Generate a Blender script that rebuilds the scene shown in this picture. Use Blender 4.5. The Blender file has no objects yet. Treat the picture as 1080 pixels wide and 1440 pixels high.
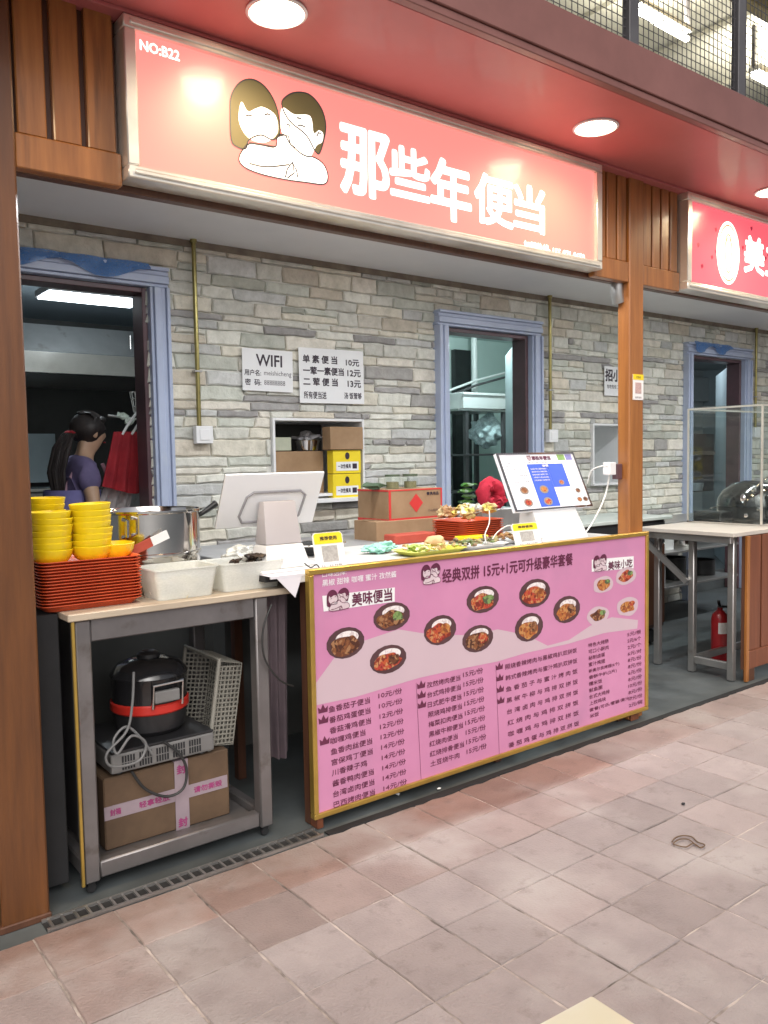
import bpy, bmesh, math, random
from mathutils import Vector, Matrix, noise
random.seed(7)
S = bpy.context.scene
COL = S.collection
# ---------------------------------------------------------------- camera
YAW, PITCH, ROLL, F, CAMZ = math.radians(37.6776), math.radians(-3.738), math.radians(-0.9991), 1167.8, 1.5
fw = Vector((math.sin(YAW)*math.cos(PITCH), math.cos(YAW)*math.cos(PITCH), math.sin(PITCH)))
_r = Vector((math.cos(YAW), -math.sin(YAW), 0)); _u = _r.cross(fw)
rt = _r*math.cos(ROLL) + _u*math.sin(ROLL); up = -_r*math.sin(ROLL) + _u*math.cos(ROLL)
cd = bpy.data.cameras.new('camera'); cd.sensor_fit = 'HORIZONTAL'; cd.sensor_width = 36; cd.lens = 36*F/1080
cd.clip_start = .05; cd.clip_end = 300
cam = bpy.data.objects.new('camera', cd); COL.objects.link(cam)
cam.matrix_world = Matrix(((rt.x, up.x, -fw.x, 0), (rt.y, up.y, -fw.y, 0), (rt.z, up.z, -fw.z, CAMZ), (0, 0, 0, 1)))
S.camera = cam
# ---------------------------------------------------------------- light
SUN_EL, SUN_AZ = math.radians(42), math.radians(205)
w = bpy.data.worlds.new('World'); S.world = w; w.use_nodes = True
nt = w.node_tree; sky = nt.nodes.new('ShaderNodeTexSky'); sky.sky_type = 'NISHITA'; sky.sun_disc = False
sky.sun_elevation = SUN_EL; sky.sun_rotation = SUN_AZ; sky.air_density = .6; sky.dust_density = 4
hs = nt.nodes.new('ShaderNodeHueSaturation'); hs.inputs['Saturation'].default_value = .25
nt.links.new(sky.outputs[0], hs.inputs['Color']); nt.links.new(hs.outputs[0], nt.nodes['Background'].inputs[0])
nt.nodes['Background'].inputs[1].default_value = .15
sl = bpy.data.lights.new('sun', 'SUN'); sl.energy = 1.1; sl.angle = math.radians(60); sl.color = (1, .93, .85)
so = bpy.data.objects.new('sun', sl); COL.objects.link(so)
sd = Vector((math.sin(SUN_AZ)*math.cos(SUN_EL), math.cos(SUN_AZ)*math.cos(SUN_EL), math.sin(SUN_EL)))
so.rotation_euler = sd.to_track_quat('Z', 'Y').to_euler()
S.view_settings.view_transform = 'Standard'; S.view_settings.look = 'None'; S.view_settings.gamma = 1
S.view_settings.exposure = 0.0; S.view_settings.use_curve_mapping = False
S.cycles.use_denoising = True; S.cycles.max_bounces = 8; S.cycles.transparent_max_bounces = 16; S.cycles.sample_clamp_indirect = 4

# ---------------------------------------------------------------- helpers
def ray(px, py): return fw + rt*((px-540)/F) - up*((py-720)/F)
def P(px, py, Y):                      # photo measurement -> point on the upright plane y = Y
    d = ray(px, py); t = Y/d.y; return Vector((d.x*t, Y, CAMZ + d.z*t))
def G(px, py, z=0.):                   # photo measurement -> point on the level plane z
    d = ray(px, py); t = (z-CAMZ)/d.z; return Vector((d.x*t, d.y*t, z))
def proj(p):
    q = Vector(p)-Vector((0, 0, CAMZ)); zz = q.dot(fw)
    return (540+F*q.dot(rt)/zz, 720-F*q.dot(up)/zz, zz)
ROOT = {}
def base(o):
    v = Vector((0, 0, 0))
    while o is not None:
        v = v + Vector(ROOT.get(o.name, (0, 0, 0))); o = o.parent
    return v
def setp(o, label=None, cat=None, group=None, kind=None):
    if label: o['label'] = label
    if cat: o['category'] = cat
    if group: o['group'] = group
    if kind: o['kind'] = kind
    return o
def thing(name, label, cat, loc=(0, 0, 0), group=None, rotz=0):
    o = bpy.data.objects.new(name, None); COL.objects.link(o); o.location = loc; o.rotation_euler = (0, 0, rotz)
    o.empty_display_size = .1
    ROOT[o.name] = tuple(loc); return setp(o, label, cat, group)
def copy_tree(o, loc, label=None, rot=None, parent=None):
    c = o.copy(); COL.objects.link(c); c.parent = parent
    if parent is None:
        c.location = loc
        if rot is not None: c.rotation_euler = rot
        if label: c['label'] = label
    for ch in list(o.children): copy_tree(ch, None, parent=c)
    return c

class M:
    def __init__(s): s.v = []; s.f = []; s.m = []; s.c = []; s.col = None
    def add(s, vs, fs, m=0):
        n = len(s.v); s.v += [tuple(v) for v in vs]
        for f in fs: s.f.append([i+n for i in f]); s.m.append(m); s.c.append(s.col)
        return s
    def box(s, x0, x1, y0, y1, z0, z1, m=0):
        return s.hexa([(x0, y0, z0), (x1, y0, z0), (x1, y1, z0), (x0, y1, z0), (x0, y0, z1), (x1, y0, z1), (x1, y1, z1), (x0, y1, z1)], m)
    def hexa(s, v, m=0):
        return s.add(v, [(0, 3, 2, 1), (4, 5, 6, 7), (0, 1, 5, 4), (1, 2, 6, 5), (2, 3, 7, 6), (3, 0, 4, 7)], m)
    def bar(s, a, b, w, h, m=0, upv=(0, 0, 1)):
        a, b = Vector(a), Vector(b); d = (b-a).normalized(); u = Vector(upv)
        if abs(d.dot(u)) > .98: u = Vector((0, 1, 0))
        x = d.cross(u).normalized()*w/2; y = x.cross(d).normalized()*h/2
        return s.hexa([a-x-y, a+x-y, b+x-y, b-x-y, a-x+y, a+x+y, b+x+y, b-x+y], m)
    def tube(s, pts, r, n=8, m=0, cap=True):
        pts = [Vector(p) for p in pts]; rr = r if isinstance(r, (list, tuple)) else [r]*len(pts); vs = []; fs = []
        pu = None
        for i, p in enumerate(pts):
            d = (pts[min(i+1, len(pts)-1)]-pts[max(i-1, 0)]).normalized()
            if pu is None: pu = d.orthogonal().normalized()
            x = (pu - d*pu.dot(d)).normalized(); pu = x; y = d.cross(x)
            vs += [p + x*math.cos(k*math.tau/n)*rr[i] + y*math.sin(k*math.tau/n)*rr[i] for k in range(n)]
        for i in range(len(pts)-1):
            for k in range(n): a = i*n+k; b = i*n+(k+1) % n; fs.append((a, b, b+n, a+n))
        if cap: fs.append(tuple(range(n-1, -1, -1))); fs.append(tuple((len(pts)-1)*n+k for k in range(n)))
        return s.add(vs, fs, m)
    def lathe(s, prof, c=(0, 0, 0), n=24, m=0, axis='z', sx=1, sy=1):
        vs = []; fs = []
        for (r, h) in prof:
            for k in range(n):
                a = k*math.tau/n; p = (r*math.cos(a)*sx, r*math.sin(a)*sy, h)
                if axis == 'y': p = (p[0], h, p[1])
                if axis == 'x': p = (h, p[0], p[1])
                vs.append((p[0]+c[0], p[1]+c[1], p[2]+c[2]))
        for i in range(len(prof)-1):
            for k in range(n): a = i*n+k; b = i*n+(k+1) % n; fs.append((a, b, b+n, a+n))
        return s.add(vs, fs, m)
    def blob(s, c, r, seed=0, amp=.25, sc=1.2, sub=2, m=0):
        bm = bmesh.new(); bmesh.ops.create_icosphere(bm, subdivisions=sub, radius=1)
        rr = (r, r, r) if not isinstance(r, (tuple, list)) else r
        vs = []
        for v in bm.verts:
            k = 1+amp*noise.noise(v.co*sc+Vector((seed*3.7, seed*1.3, seed*7.1)))*2
            vs.append((c[0]+v.co.x*rr[0]*k, c[1]+v.co.y*rr[1]*k, c[2]+v.co.z*rr[2]*k))
        fs = [[v.index for v in f.verts] for f in bm.faces]; bm.free()
        return s.add(vs, fs, m)
    def build(s, name, mats, parent=None, bevel=0, smooth=False, local=False, segs=1, loc=None, kind=None):
        off = Vector((0, 0, 0)) if local else base(parent)
        if loc is not None: off = Vector(loc)
        me = bpy.data.meshes.new(name)
        me.from_pydata([(v[0]-off.x, v[1]-off.y, v[2]-off.z) for v in s.v], [], s.f)
        for x in (mats if isinstance(mats, (list, tuple)) else [mats]): me.materials.append(x)
        me.polygons.foreach_set('material_index', s.m)
        if any(c is not None for c in s.c):
            ca = me.color_attributes.new('Col', 'FLOAT_COLOR', 'CORNER')
            for p in me.polygons:
                c = s.c[p.index] or (1, 1, 1)
                for li in p.loop_indices: ca.data[li].color = (*c, 1)
        if bevel:
            bm = bmesh.new(); bm.from_mesh(me)
            es = [e for e in bm.edges if len(e.link_faces) == 2 and e.calc_face_angle(0) > .5]
            bmesh.ops.bevel(bm, geom=es, offset=bevel, segments=segs, affect='EDGES', profile=.6)
            bm.to_mesh(me); bm.free()
        if smooth:
            me.polygons.foreach_set('use_smooth', [True]*len(me.polygons))
            try: me.set_sharp_from_angle(angle=math.radians(38))
            except Exception: pass
        me.update()
        o = bpy.data.objects.new(name, me); COL.objects.link(o)
        if loc is not None: o.location = loc; ROOT[o.name] = tuple(loc)
        if parent is not None: o.parent = parent
        if kind: o['kind'] = kind
        return o

# ---------------------------------------------------------------- materials
def mat(name, c1, c2=None, scale=6, rough=.5, metal=0, bump=0, stretch=(1, 1, 1), detail=4, emit=None, estr=0, spots=None,
        coat=0, trans=0, alpha=1, bscale=None, contrast=.5, sss=0, attr=None, world=False, objcol=False, rvar=0, bdist=.004, dirt=False):
    m = bpy.data.materials.new(name); m.use_nodes = True; n = m.node_tree.nodes; L = m.node_tree.links
    b = n['Principled BSDF']; b.inputs['Roughness'].default_value = rough; b.inputs['Metallic'].default_value = metal
    b.inputs['Coat Weight'].default_value = coat; b.inputs['Coat Roughness'].default_value = .12
    b.inputs['Transmission Weight'].default_value = trans; b.inputs['Alpha'].default_value = alpha
    c2 = c2 or tuple(x*.72 for x in c1)
    tc = n.new('ShaderNodeTexCoord'); mp = n.new('ShaderNodeMapping'); mp.inputs['Scale'].default_value = stretch
    if world:
        g = n.new('ShaderNodeNewGeometry'); L.new(g.outputs['Position'], mp.inputs[0])
    else:
        L.new(tc.outputs['Object'], mp.inputs[0])
    nz = n.new('ShaderNodeTexNoise'); nz.inputs['Scale'].default_value = scale; nz.inputs['Detail'].default_value = detail
    nz.inputs['Roughness'].default_value = .6
    L.new(mp.outputs[0], nz.inputs['Vector'])
    cr = n.new('ShaderNodeValToRGB'); cr.color_ramp.elements[0].position = .5-contrast*.36; cr.color_ramp.elements[1].position = .5+contrast*.36
    cr.color_ramp.elements[0].color = (*c2, 1); cr.color_ramp.elements[1].color = (*c1, 1)
    L.new(nz.outputs['Fac'], cr.inputs[0]); out = cr.outputs[0]
    if objcol or attr:
        if objcol: a = n.new('ShaderNodeObjectInfo'); ao = a.outputs['Color']
        else: a = n.new('ShaderNodeAttribute'); a.attribute_name = attr; ao = a.outputs['Color']
        mx = n.new('ShaderNodeMix'); mx.data_type = 'RGBA'; mx.blend_type = 'MULTIPLY'; mx.inputs[0].default_value = 1
        L.new(out, mx.inputs[6]); L.new(ao, mx.inputs[7]); out = mx.outputs[2]
    if spots:                                # wear and dirt with a shape of their own
        sc, col, lo, hi = spots
        n2 = n.new('ShaderNodeTexNoise'); n2.inputs['Scale'].default_value = sc; n2.inputs['Detail'].default_value = 6
        L.new(mp.outputs[0], n2.inputs['Vector'])
        mr = n.new('ShaderNodeMapRange'); mr.inputs[1].default_value = lo; mr.inputs[2].default_value = hi
        L.new(n2.outputs['Fac'], mr.inputs[0])
        mx = n.new('ShaderNodeMix'); mx.data_type = 'RGBA'; mx.inputs[7].default_value = (*col, 1)
        L.new(mr.outputs[0], mx.inputs[0]); L.new(out, mx.inputs[6]); out = mx.outputs[2]
    if dirt:                                 # dark foot-worn blotches and specks
        for (sc, lo, hi, am) in ((9, .56, .70, .45), (55, .66, .74, .55), (3, .58, .75, .35)):
            n4 = n.new('ShaderNodeTexNoise'); n4.inputs['Scale'].default_value = sc; n4.inputs['Detail'].default_value = 8; n4.inputs['Roughness'].default_value = .7
            L.new(mp.outputs[0], n4.inputs['Vector']); mr = n.new('ShaderNodeMapRange'); mr.inputs[1].default_value = lo; mr.inputs[2].default_value = hi; mr.inputs[4].default_value = am
            L.new(n4.outputs['Fac'], mr.inputs[0]); mx = n.new('ShaderNodeMix'); mx.data_type = 'RGBA'; mx.inputs[7].default_value = (.13, .10, .09, 1)
            L.new(mr.outputs[0], mx.inputs[0]); L.new(out, mx.inputs[6]); out = mx.outputs[2]
    L.new(out, b.inputs['Base Color'])
    if rvar:
        mr = n.new('ShaderNodeMapRange'); mr.inputs[3].default_value = max(0.02, rough-rvar); mr.inputs[4].default_value = rough+rvar
        L.new(nz.outputs['Fac'], mr.inputs[0]); L.new(mr.outputs[0], b.inputs['Roughness'])
    if bump:
        n3 = n.new('ShaderNodeTexNoise'); n3.inputs['Scale'].default_value = bscale or scale*4; n3.inputs['Detail'].default_value = 5
        L.new(mp.outputs[0], n3.inputs['Vector'])
        bp = n.new('ShaderNodeBump'); bp.inputs['Strength'].default_value = min(1, bump); bp.inputs['Distance'].default_value = bdist
        L.new(n3.outputs['Fac'], bp.inputs['Height']); L.new(bp.outputs[0], b.inputs['Normal'])
    if estr:
        b.inputs['Emission Strength'].default_value = estr
        b.inputs['Emission Color'].default_value = (*(emit or c1), 1)
    return m
def glassmat(name, tint=(.9, 1, .97), gl=.10, rough=.03):
    m = bpy.data.materials.new(name); m.use_nodes = True; n = m.node_tree.nodes; L = m.node_tree.links
    n.remove(n['Principled BSDF']); t = n.new('ShaderNodeBsdfTransparent'); t.inputs[0].default_value = (*tint, 1)
    g = n.new('ShaderNodeBsdfGlossy'); g.inputs['Roughness'].default_value = rough
    lw = n.new('ShaderNodeLayerWeight'); lw.inputs[0].default_value = .5; pw = n.new('ShaderNodeMath'); pw.operation = 'POWER'; pw.inputs[1].default_value = 4
    L.new(lw.outputs['Facing'], pw.inputs[0]); fr = n.new('ShaderNodeMapRange'); fr.inputs[3].default_value = .035; fr.inputs[4].default_value = .35; L.new(pw.outputs[0], fr.inputs[0])
    mx = n.new('ShaderNodeMixShader'); L.new(fr.outputs[0], mx.inputs[0]); L.new(t.outputs[0], mx.inputs[1]); L.new(g.outputs[0], mx.inputs[2])
    L.new(mx.outputs[0], n['Material Output'].inputs[0]); return m
def filmmat(name, col, op=.5, va=.2):
    m = bpy.data.materials.new(name); m.use_nodes = True; n = m.node_tree.nodes; L = m.node_tree.links
    b = n['Principled BSDF']; b.inputs['Base Color'].default_value = (*col, 1); b.inputs['Roughness'].default_value = .25
    t = n.new('ShaderNodeBsdfTransparent'); nz = n.new('ShaderNodeTexNoise'); nz.inputs['Scale'].default_value = 30
    mr = n.new('ShaderNodeMapRange'); mr.inputs[1].default_value = .3; mr.inputs[2].default_value = .7
    mr.inputs[3].default_value = op-va; mr.inputs[4].default_value = min(1, op+va)
    L.new(nz.outputs['Fac'], mr.inputs[0]); mx = n.new('ShaderNodeMixShader')
    L.new(mr.outputs[0], mx.inputs[0]); L.new(t.outputs[0], mx.inputs[1]); L.new(b.outputs[0], mx.inputs[2])
    L.new(mx.outputs[0], n['Material Output'].inputs[0]); return m
def foodmat(name, cols, scale=60):
    m = bpy.data.materials.new(name); m.use_nodes = True; n = m.node_tree.nodes; L = m.node_tree.links
    b = n['Principled BSDF']; b.inputs['Roughness'].default_value = .4
    tc = n.new('ShaderNodeTexCoord'); vo = n.new('ShaderNodeTexVoronoi'); vo.inputs['Scale'].default_value = scale
    nz = n.new('ShaderNodeTexNoise'); nz.inputs['Scale'].default_value = scale*.6; nz.inputs['Detail'].default_value = 3
    mx = n.new('ShaderNodeMix'); mx.data_type = 'RGBA'; mx.inputs[0].default_value = .03
    L.new(tc.outputs['Object'], mx.inputs[6]); L.new(tc.outputs['Object'], nz.inputs['Vector']); L.new(nz.outputs['Color'], mx.inputs[7])
    L.new(mx.outputs[2], vo.inputs['Vector'])
    sp = n.new('ShaderNodeSeparateColor'); L.new(vo.outputs['Color'], sp.inputs[0])
    cr = n.new('ShaderNodeValToRGB'); cr.color_ramp.interpolation = 'CONSTANT'
    while len(cr.color_ramp.elements) < len(cols): cr.color_ramp.elements.new(.5)
    for i, c in enumerate(cols): cr.color_ramp.elements[i].position = i/len(cols); cr.color_ramp.elements[i].color = (*c, 1)
    L.new(sp.outputs[0], cr.inputs[0]); L.new(cr.outputs[0], b.inputs['Base Color']); return m

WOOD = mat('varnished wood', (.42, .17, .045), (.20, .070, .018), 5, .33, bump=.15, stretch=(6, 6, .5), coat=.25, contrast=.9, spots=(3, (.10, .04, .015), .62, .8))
WOOD_SHADED = mat('post wood with painted shade', (.17, .062, .016), (.07, .025, .009), 5, .38, bump=.15, stretch=(6, 6, .5), coat=.25, contrast=.9)  # same varnished wood, shade on the left post painted into a darker colour
WOODD = mat('dark stained wood', (.13, .055, .03), (.06, .024, .014), 5, .42, bump=.2, stretch=(6, 6, .5), contrast=.9)
WOODR = mat('reddish counter wood', (.22, .075, .035), (.11, .035, .018), 5, .4, bump=.2, stretch=(7, 7, .5), contrast=.9)
GOLD = mat('gold aluminium trim', (.62, .42, .10), (.5, .33, .08), 8, .32, .75)
STEEL = mat('brushed stainless steel', (.50, .49, .48), (.42, .41, .40), 5, .36, .85, bump=.06, rvar=.1, spots=(8, (.26, .22, .19), .62, .8))
STEELD = mat('dull greasy steel', (.25, .235, .235), (.19, .178, .178), 5, .42, .7, bump=.08, rvar=.1, spots=(9, (.10, .075, .06), .60, .78))
STEELP = mat('polished stainless steel', (.72, .70, .68), (.6, .58, .56), 5, .12, 1, rvar=.05)
ALU = mat('aluminium frame', (.92, .88, .80), (.8, .76, .68), 7, .32, .7, rvar=.08)
SOFFIT = mat('red soffit board', (.52, .15, .145), (.45, .12, .115), 2, .5, coat=.12, rvar=.08, bump=.1, bscale=5)  # one red base colour over the whole soffit
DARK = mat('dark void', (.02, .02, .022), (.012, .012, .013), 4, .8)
BLACK = mat('black plastic', (.025, .025, .027), (.015, .015, .016), 8, .35)
PLW = mat('white plastic', (.80, .80, .80), (.74, .74, .75), 3, .35, rvar=.05)
WHITE = mat('white card', (.82, .82, .82), (.76, .76, .77), 4, .55)
CEIL = mat('grey painted ceiling board', (.80, .80, .82), (.74, .74, .76), 1.6, .6, bump=.05)
CONC = mat('stained concrete', (.12, .135, .14), (.06, .07, .073), 3, .55, bump=.4, spots=(1.4, (.06, .065, .065), .5, .68), rvar=.15)
MORTAR = mat('pale wall mortar', (.78, .77, .72), (.64, .63, .58), 9, .85, bump=.6, spots=(2, (.24, .21, .15), .55, .75))
STONE = mat('ledge stone', (1.0, .985, .95), (.60, .595, .55), 16, .8, bump=.8, bscale=42, bdist=.008, detail=8, attr='Col', contrast=.8, world=True)
FRAMEB = mat('blue grey door frame paint', (.44, .50, .66), (.37, .42, .56), 3, .35, bump=.1, spots=(4, (.48, .54, .62), .6, .75))
JAMB = mat('brown door jamb', (.12, .06, .07), (.08, .045, .05), 5, .4)
TILE = mat('worn pink paving tile', (.37, .32, .31), (.24, .205, .20), 6, .62, bump=1, bscale=110, objcol=True, world=True, contrast=.8, detail=12,
           spots=(1.7, (.39, .35, .335), .50, .70), rvar=.18, dirt=True)
GROUT = mat('sandy grout', (.50, .42, .38), (.10, .08, .07), 4.5, .9, bump=.8, bscale=70, contrast=.35)
GREYT = mat('bluish kitchen wall panel', (.36, .42, .44), (.28, .33, .35), 2, .5)
TEAL = mat('teal white kitchen wall', (.62, .72, .70), (.54, .65, .63), 2, .45)
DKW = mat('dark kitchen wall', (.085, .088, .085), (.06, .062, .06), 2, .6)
CARD = mat('brown cardboard', (.36, .23, .13), (.28, .17, .09), 6, .8, bump=.1)
CARDR = mat('red printed cardboard', (.42, .07, .04), (.35, .05, .03), 6, .7)
YELB = mat('yellow carton print', (.85, .66, .02), (.8, .6, .02), 6, .5)
YEL = mat('yellow melamine', (.86, .66, .01), (.76, .55, .01), 12, .34, coat=.15, rvar=.12, spots=(20, (.70, .50, .04), .6, .75))
ORG = mat('orange red plastic tray', (.66, .10, .03), (.52, .07, .022), 9, .42, coat=.1, spots=(14, (.42, .09, .04), .6, .75), rvar=.1)
INK = mat('dark print ink', (.035, .02, .035), (.03, .018, .03), 5, .5)
INKP = mat('dark maroon print ink', (.13, .02, .06), (.11, .018, .05), 5, .5)
INKW = mat('white print', (.85, .80, .82), (.82, .76, .78), 5, .5)
PINK = mat('pink menu vinyl', (.60, .25, .42), (.54, .215, .375), 2.2, .34, rvar=.07, spots=(3, (.50, .22, .37), .55, .75))
PINKL = mat('pale pink wave vinyl', (.58, .44, .49), (.54, .41, .46), 1.5, .42)
REDP = mat('red print ink', (.6, .04, .04), (.55, .035, .03), 5, .5)
CLOTHD = mat('dark plum curtain cloth', (.09, .065, .075), (.055, .04, .048), 5, .8, bump=.3)
RUB = mat('black rubber cable', (.02, .02, .02), (.03, .03, .03), 5, .5)
CABW = mat('white cable', (.75, .75, .72), (.7, .7, .66), 5, .45)
GLASS = glassmat('clear glass', (.965, .99, .98))
OLIVE = mat('brass conduit pipe', (.38, .33, .13), (.25, .21, .08), 7, .3, .8)

# ---------------------------------------------------------------- text
_tc = {}
def text_mesh(body):
    if body in _tc: return _tc[body]
    c = bpy.data.curves.new('lettering', 'FONT'); c.body = body; c.size = 1; c.resolution_u = 2
    o = bpy.data.objects.new('lettering', c); COL.objects.link(o)
    bpy.context.view_layer.update()
    me = bpy.data.meshes.new_from_object(o.evaluated_get(bpy.context.evaluated_depsgraph_get()))
    vs = [(v.co.x, v.co.y) for v in me.vertices]; fs = [tuple(p.vertices) for p in me.polygons]
    bpy.data.objects.remove(o); bpy.data.curves.remove(c); bpy.data.meshes.remove(me)
    _tc[body] = (vs, fs); return vs, fs
def text(mb, body, tf, u0, u1, v0, v1, m=0, bold=0, step=.00025):
    """fit body into the rectangle (u0..u1, v0..v1); tf(u, v, lift) gives the 3D point"""
    vs, fs = text_mesh(body)
    if not vs: return
    xs = [v[0] for v in vs]; ys = [v[1] for v in vs]; ax, bx, ay, by = min(xs), max(xs), min(ys), max(ys)
    sx = (u1-u0)/(bx-ax); sy = (v1-v0)/max(by-ay, 1e-6)
    offs = [(0, 0)] if not bold else [(math.cos(k*math.tau/bold[1])*bold[0], math.sin(k*math.tau/bold[1])*bold[0]) for k in range(bold[1])]
    for k, (dx, dy) in enumerate(offs):
        mb.add([tf(u0+(v[0]-ax)*sx+dx*(v1-v0), v0+(v[1]-ay)*sy+dy*(v1-v0), (k+1)*step) for v in vs], fs, m)
def wallface(Y): return lambda u, v, l: (u, Y-l, v)

# ================================================================ GROUND
g = M(); g.box(-30, 40, -30, 40, -.25, -.06); setp(g.build('ground', CONC), kind='structure')
g = M(); g.box(-3, 12, 2.705, 9.5, -.059, -.004); setp(g.build('stall_floor', CONC), kind='structure')
g = M(); g.box(-3, 12, -4, 2.702, -.058, -.0035)
paving = setp(g.build('paving', GROUT), kind='structure')
def tile_mesh(k):
    rnd = random.Random(k); a = .1279; m_ = M(); e = .003
    c = [(-a+rnd.uniform(-.0012, .0008), -a+rnd.uniform(-.0012, .0008)), (a+rnd.uniform(-.0008, .0012), -a+rnd.uniform(-.0012, .0008)),
         (a+rnd.uniform(-.0008, .0012), a+rnd.uniform(-.0008, .0012)), (-a+rnd.uniform(-.0012, .0008), a+rnd.uniform(-.0008, .0012))]
    # edge worn: each side has extra points
    ring = []
    for i in range(4):
        p, q = c[i], c[(i+1) % 4]
        for t in (0, .12, .22, .35, .45, .58, .7, .88):
            x = p[0]+(q[0]-p[0])*t; y = p[1]+(q[1]-p[1])*t
            if t: d = rnd.uniform(0, .0026)*(rnd.random() < .7); x -= d*(1 if x > 0 else -1)*(abs(x) > .1); y -= d*(1 if y > 0 else -1)*(abs(y) > .1)
            ring.append((x, y))
    n = len(ring); vs = [(x, y, -.02) for x, y in ring]+[(x, y, -.003) for x, y in ring]
    vs += [(x*(1-e/a), y*(1-e/a), 0) for x, y in ring]
    fs = [(i, (i+1) % n, n+(i+1) % n, n+i) for i in range(n)]+[(n+i, n+(i+1) % n, 2*n+(i+1) % n, 2*n+i) for i in range(n)]
    fs.append(tuple(2*n+i for i in range(n))); m_.add(vs, fs); return m_
tvars = [tile_mesh(k) for k in range(7)]
tmesh = []
for t in tvars:
    o = t.build('tile', TILE, local=True); tmesh.append(o.data); bpy.data.objects.remove(o)
cells = []
for i in range(-14, 42):
    for j in range(0, 26):
        x = .913+.261*(i+.5); y = 2.702-.258*(j+.5)-.001
        px, py, zz = proj((x, y, 0)); vis = zz > .3 and -110 < px < 1190 and py < 1530
        cells.append((0 if vis else 1, zz if vis else 99, x, y, i, j))
cells.sort(); stuff = M()
pale = {(13, 5), (12, 5), (11, 4), (9, 4)}
for n, (a, zz, x, y, i, j) in enumerate(cells):
    rnd = random.Random(i*91+j*7); v = rnd.uniform(.86, 1.06)
    warm = max(0, .85-j*.5) if i < 9 else (.35 if j == 0 else .0)
    warm = min(1, warm+rnd.uniform(-.1, .15)*(j > 0)); warm = max(0, warm)
    col = (v*(1-.12*warm), v*(1-.34*warm-.02), v*(1-.44*warm-.02))
    if rnd.random() < .10: col = tuple(c*1.09 for c in col)
    if rnd.random() < .14: col = tuple(c*.86 for c in col)
    if i > 7: col = tuple(c*1.07 for c in col)
    dz = rnd.uniform(-.0015, .0012); rot = (rnd.uniform(-.006, .006), rnd.uniform(-.006, .006), rnd.uniform(-.006, .006))
    if n < 300 and a == 0:
        o = bpy.data.objects.new('tile', tmesh[rnd.randrange(7)]); COL.objects.link(o); o.parent = paving
        o.location = (x, y, dz); o.rotation_euler = rot; o.color = (*col, 1)
    else:
        t = tvars[rnd.randrange(7)]; stuff.add([(p[0]+x, p[1]+y, p[2]+dz) for p in t.v], t.f)
o = stuff.build('far_tiles', TILE, paving, kind='stuff')
# drain
dg = thing('drain_grate', 'narrow black drain grate along the tile edge under the left table', 'drain', (1.24, 2.745, 0))
m_ = M(); m_.box(.70, 1.76, 2.712, 2.782, -.003, .000); m_.build('drain_channel', DARK, dg)
for yy in (2.712, 2.778):
    m_ = M(); m_.box(.70, 1.76, yy-.005, yy+.005, -.002, .009); m_.build('edge_rail', STEEL, dg)
bar0 = M().box(-.0045, .0045, 2.717, 2.773, 0, .008); k = 0
bar0v = [(v[0], v[1]-2.745, v[2]) for v in bar0.v]; bar0.v = bar0v
bo = bar0.build('grate_bar', STEEL, local=True); bm0 = bo.data; bpy.data.objects.remove(bo)
for k in range(26):
    o = bpy.data.objects.new('grate_bar', bm0); COL.objects.link(o); o.parent = dg; o.location = (.72+k*.041-1.24, 0, 0)
# strip of broken dark mortar at the tile edge
m_ = M(); pts = []
for k in range(90):
    x = 1.78+k*.06; pts.append((x, 2.709+random.uniform(-.012, .012)*(k % 3 > 0)))
for (a, b) in zip(pts[:-1], pts[1:]):
    m_.hexa([(a[0], a[1]-.014, -.003), (b[0], b[1]-.014, -.003), (b[0], 2.735, -.003), (a[0], 2.735, -.003), (a[0], a[1]-.012, .0045), (b[0], b[1]-.012, .0045), (b[0], 2.735, .003), (a[0], 2.735, .003)])
setp(m_.build('edge_mortar', DARK), kind='structure')

# ================================================================ BACK WALL
WY = 4.8
doors = [(1.15, 1.945, .0, 2.55), (4.345, 5.26, .0, 2.50), (7.63, 8.64, .0, 2.48)]
niches = [(2.775, 3.52, 1.245, 1.775), (6.075, 6.62, 1.215, 1.775)]
holes = doors + niches
WX0, WX1, WZ1 = -.6, 11.0, 2.84
wall = thing('stone_wall', 'grey stacked stone wall with three blue doorways at the back of the stall', 'wall', (5, WY, 0))
m_ = M(); xs = sorted({WX0, WX1, *[h[0] for h in holes], *[h[1] for h in holes]}); zs = sorted({0, WZ1, *[h[2] for h in holes], *[h[3] for h in holes]})
for a, b in zip(xs[:-1], xs[1:]):
    for c, d in zip(zs[:-1], zs[1:]):
        mx_, mz_ = (a+b)/2, (c+d)/2
        if not any(h[0] < mx_ < h[1] and h[2] < mz_ < h[3] for h in holes): m_.box(a, b, WY+.012, WY+.15, c, d)
m_.build('mortar_bed', MORTAR, wall)
pal = [((.62, .62, .59), 6), ((.66, .63, .56), 5), ((.56, .58, .54), 4), ((.70, .70, .66), 5), ((.55, .56, .57), 3), ((.60, .55, .48), 3), ((.38, .37, .37), 1.2), ((.44, .45, .41), 1.2), ((.68, .65, .60), 4)]
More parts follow.
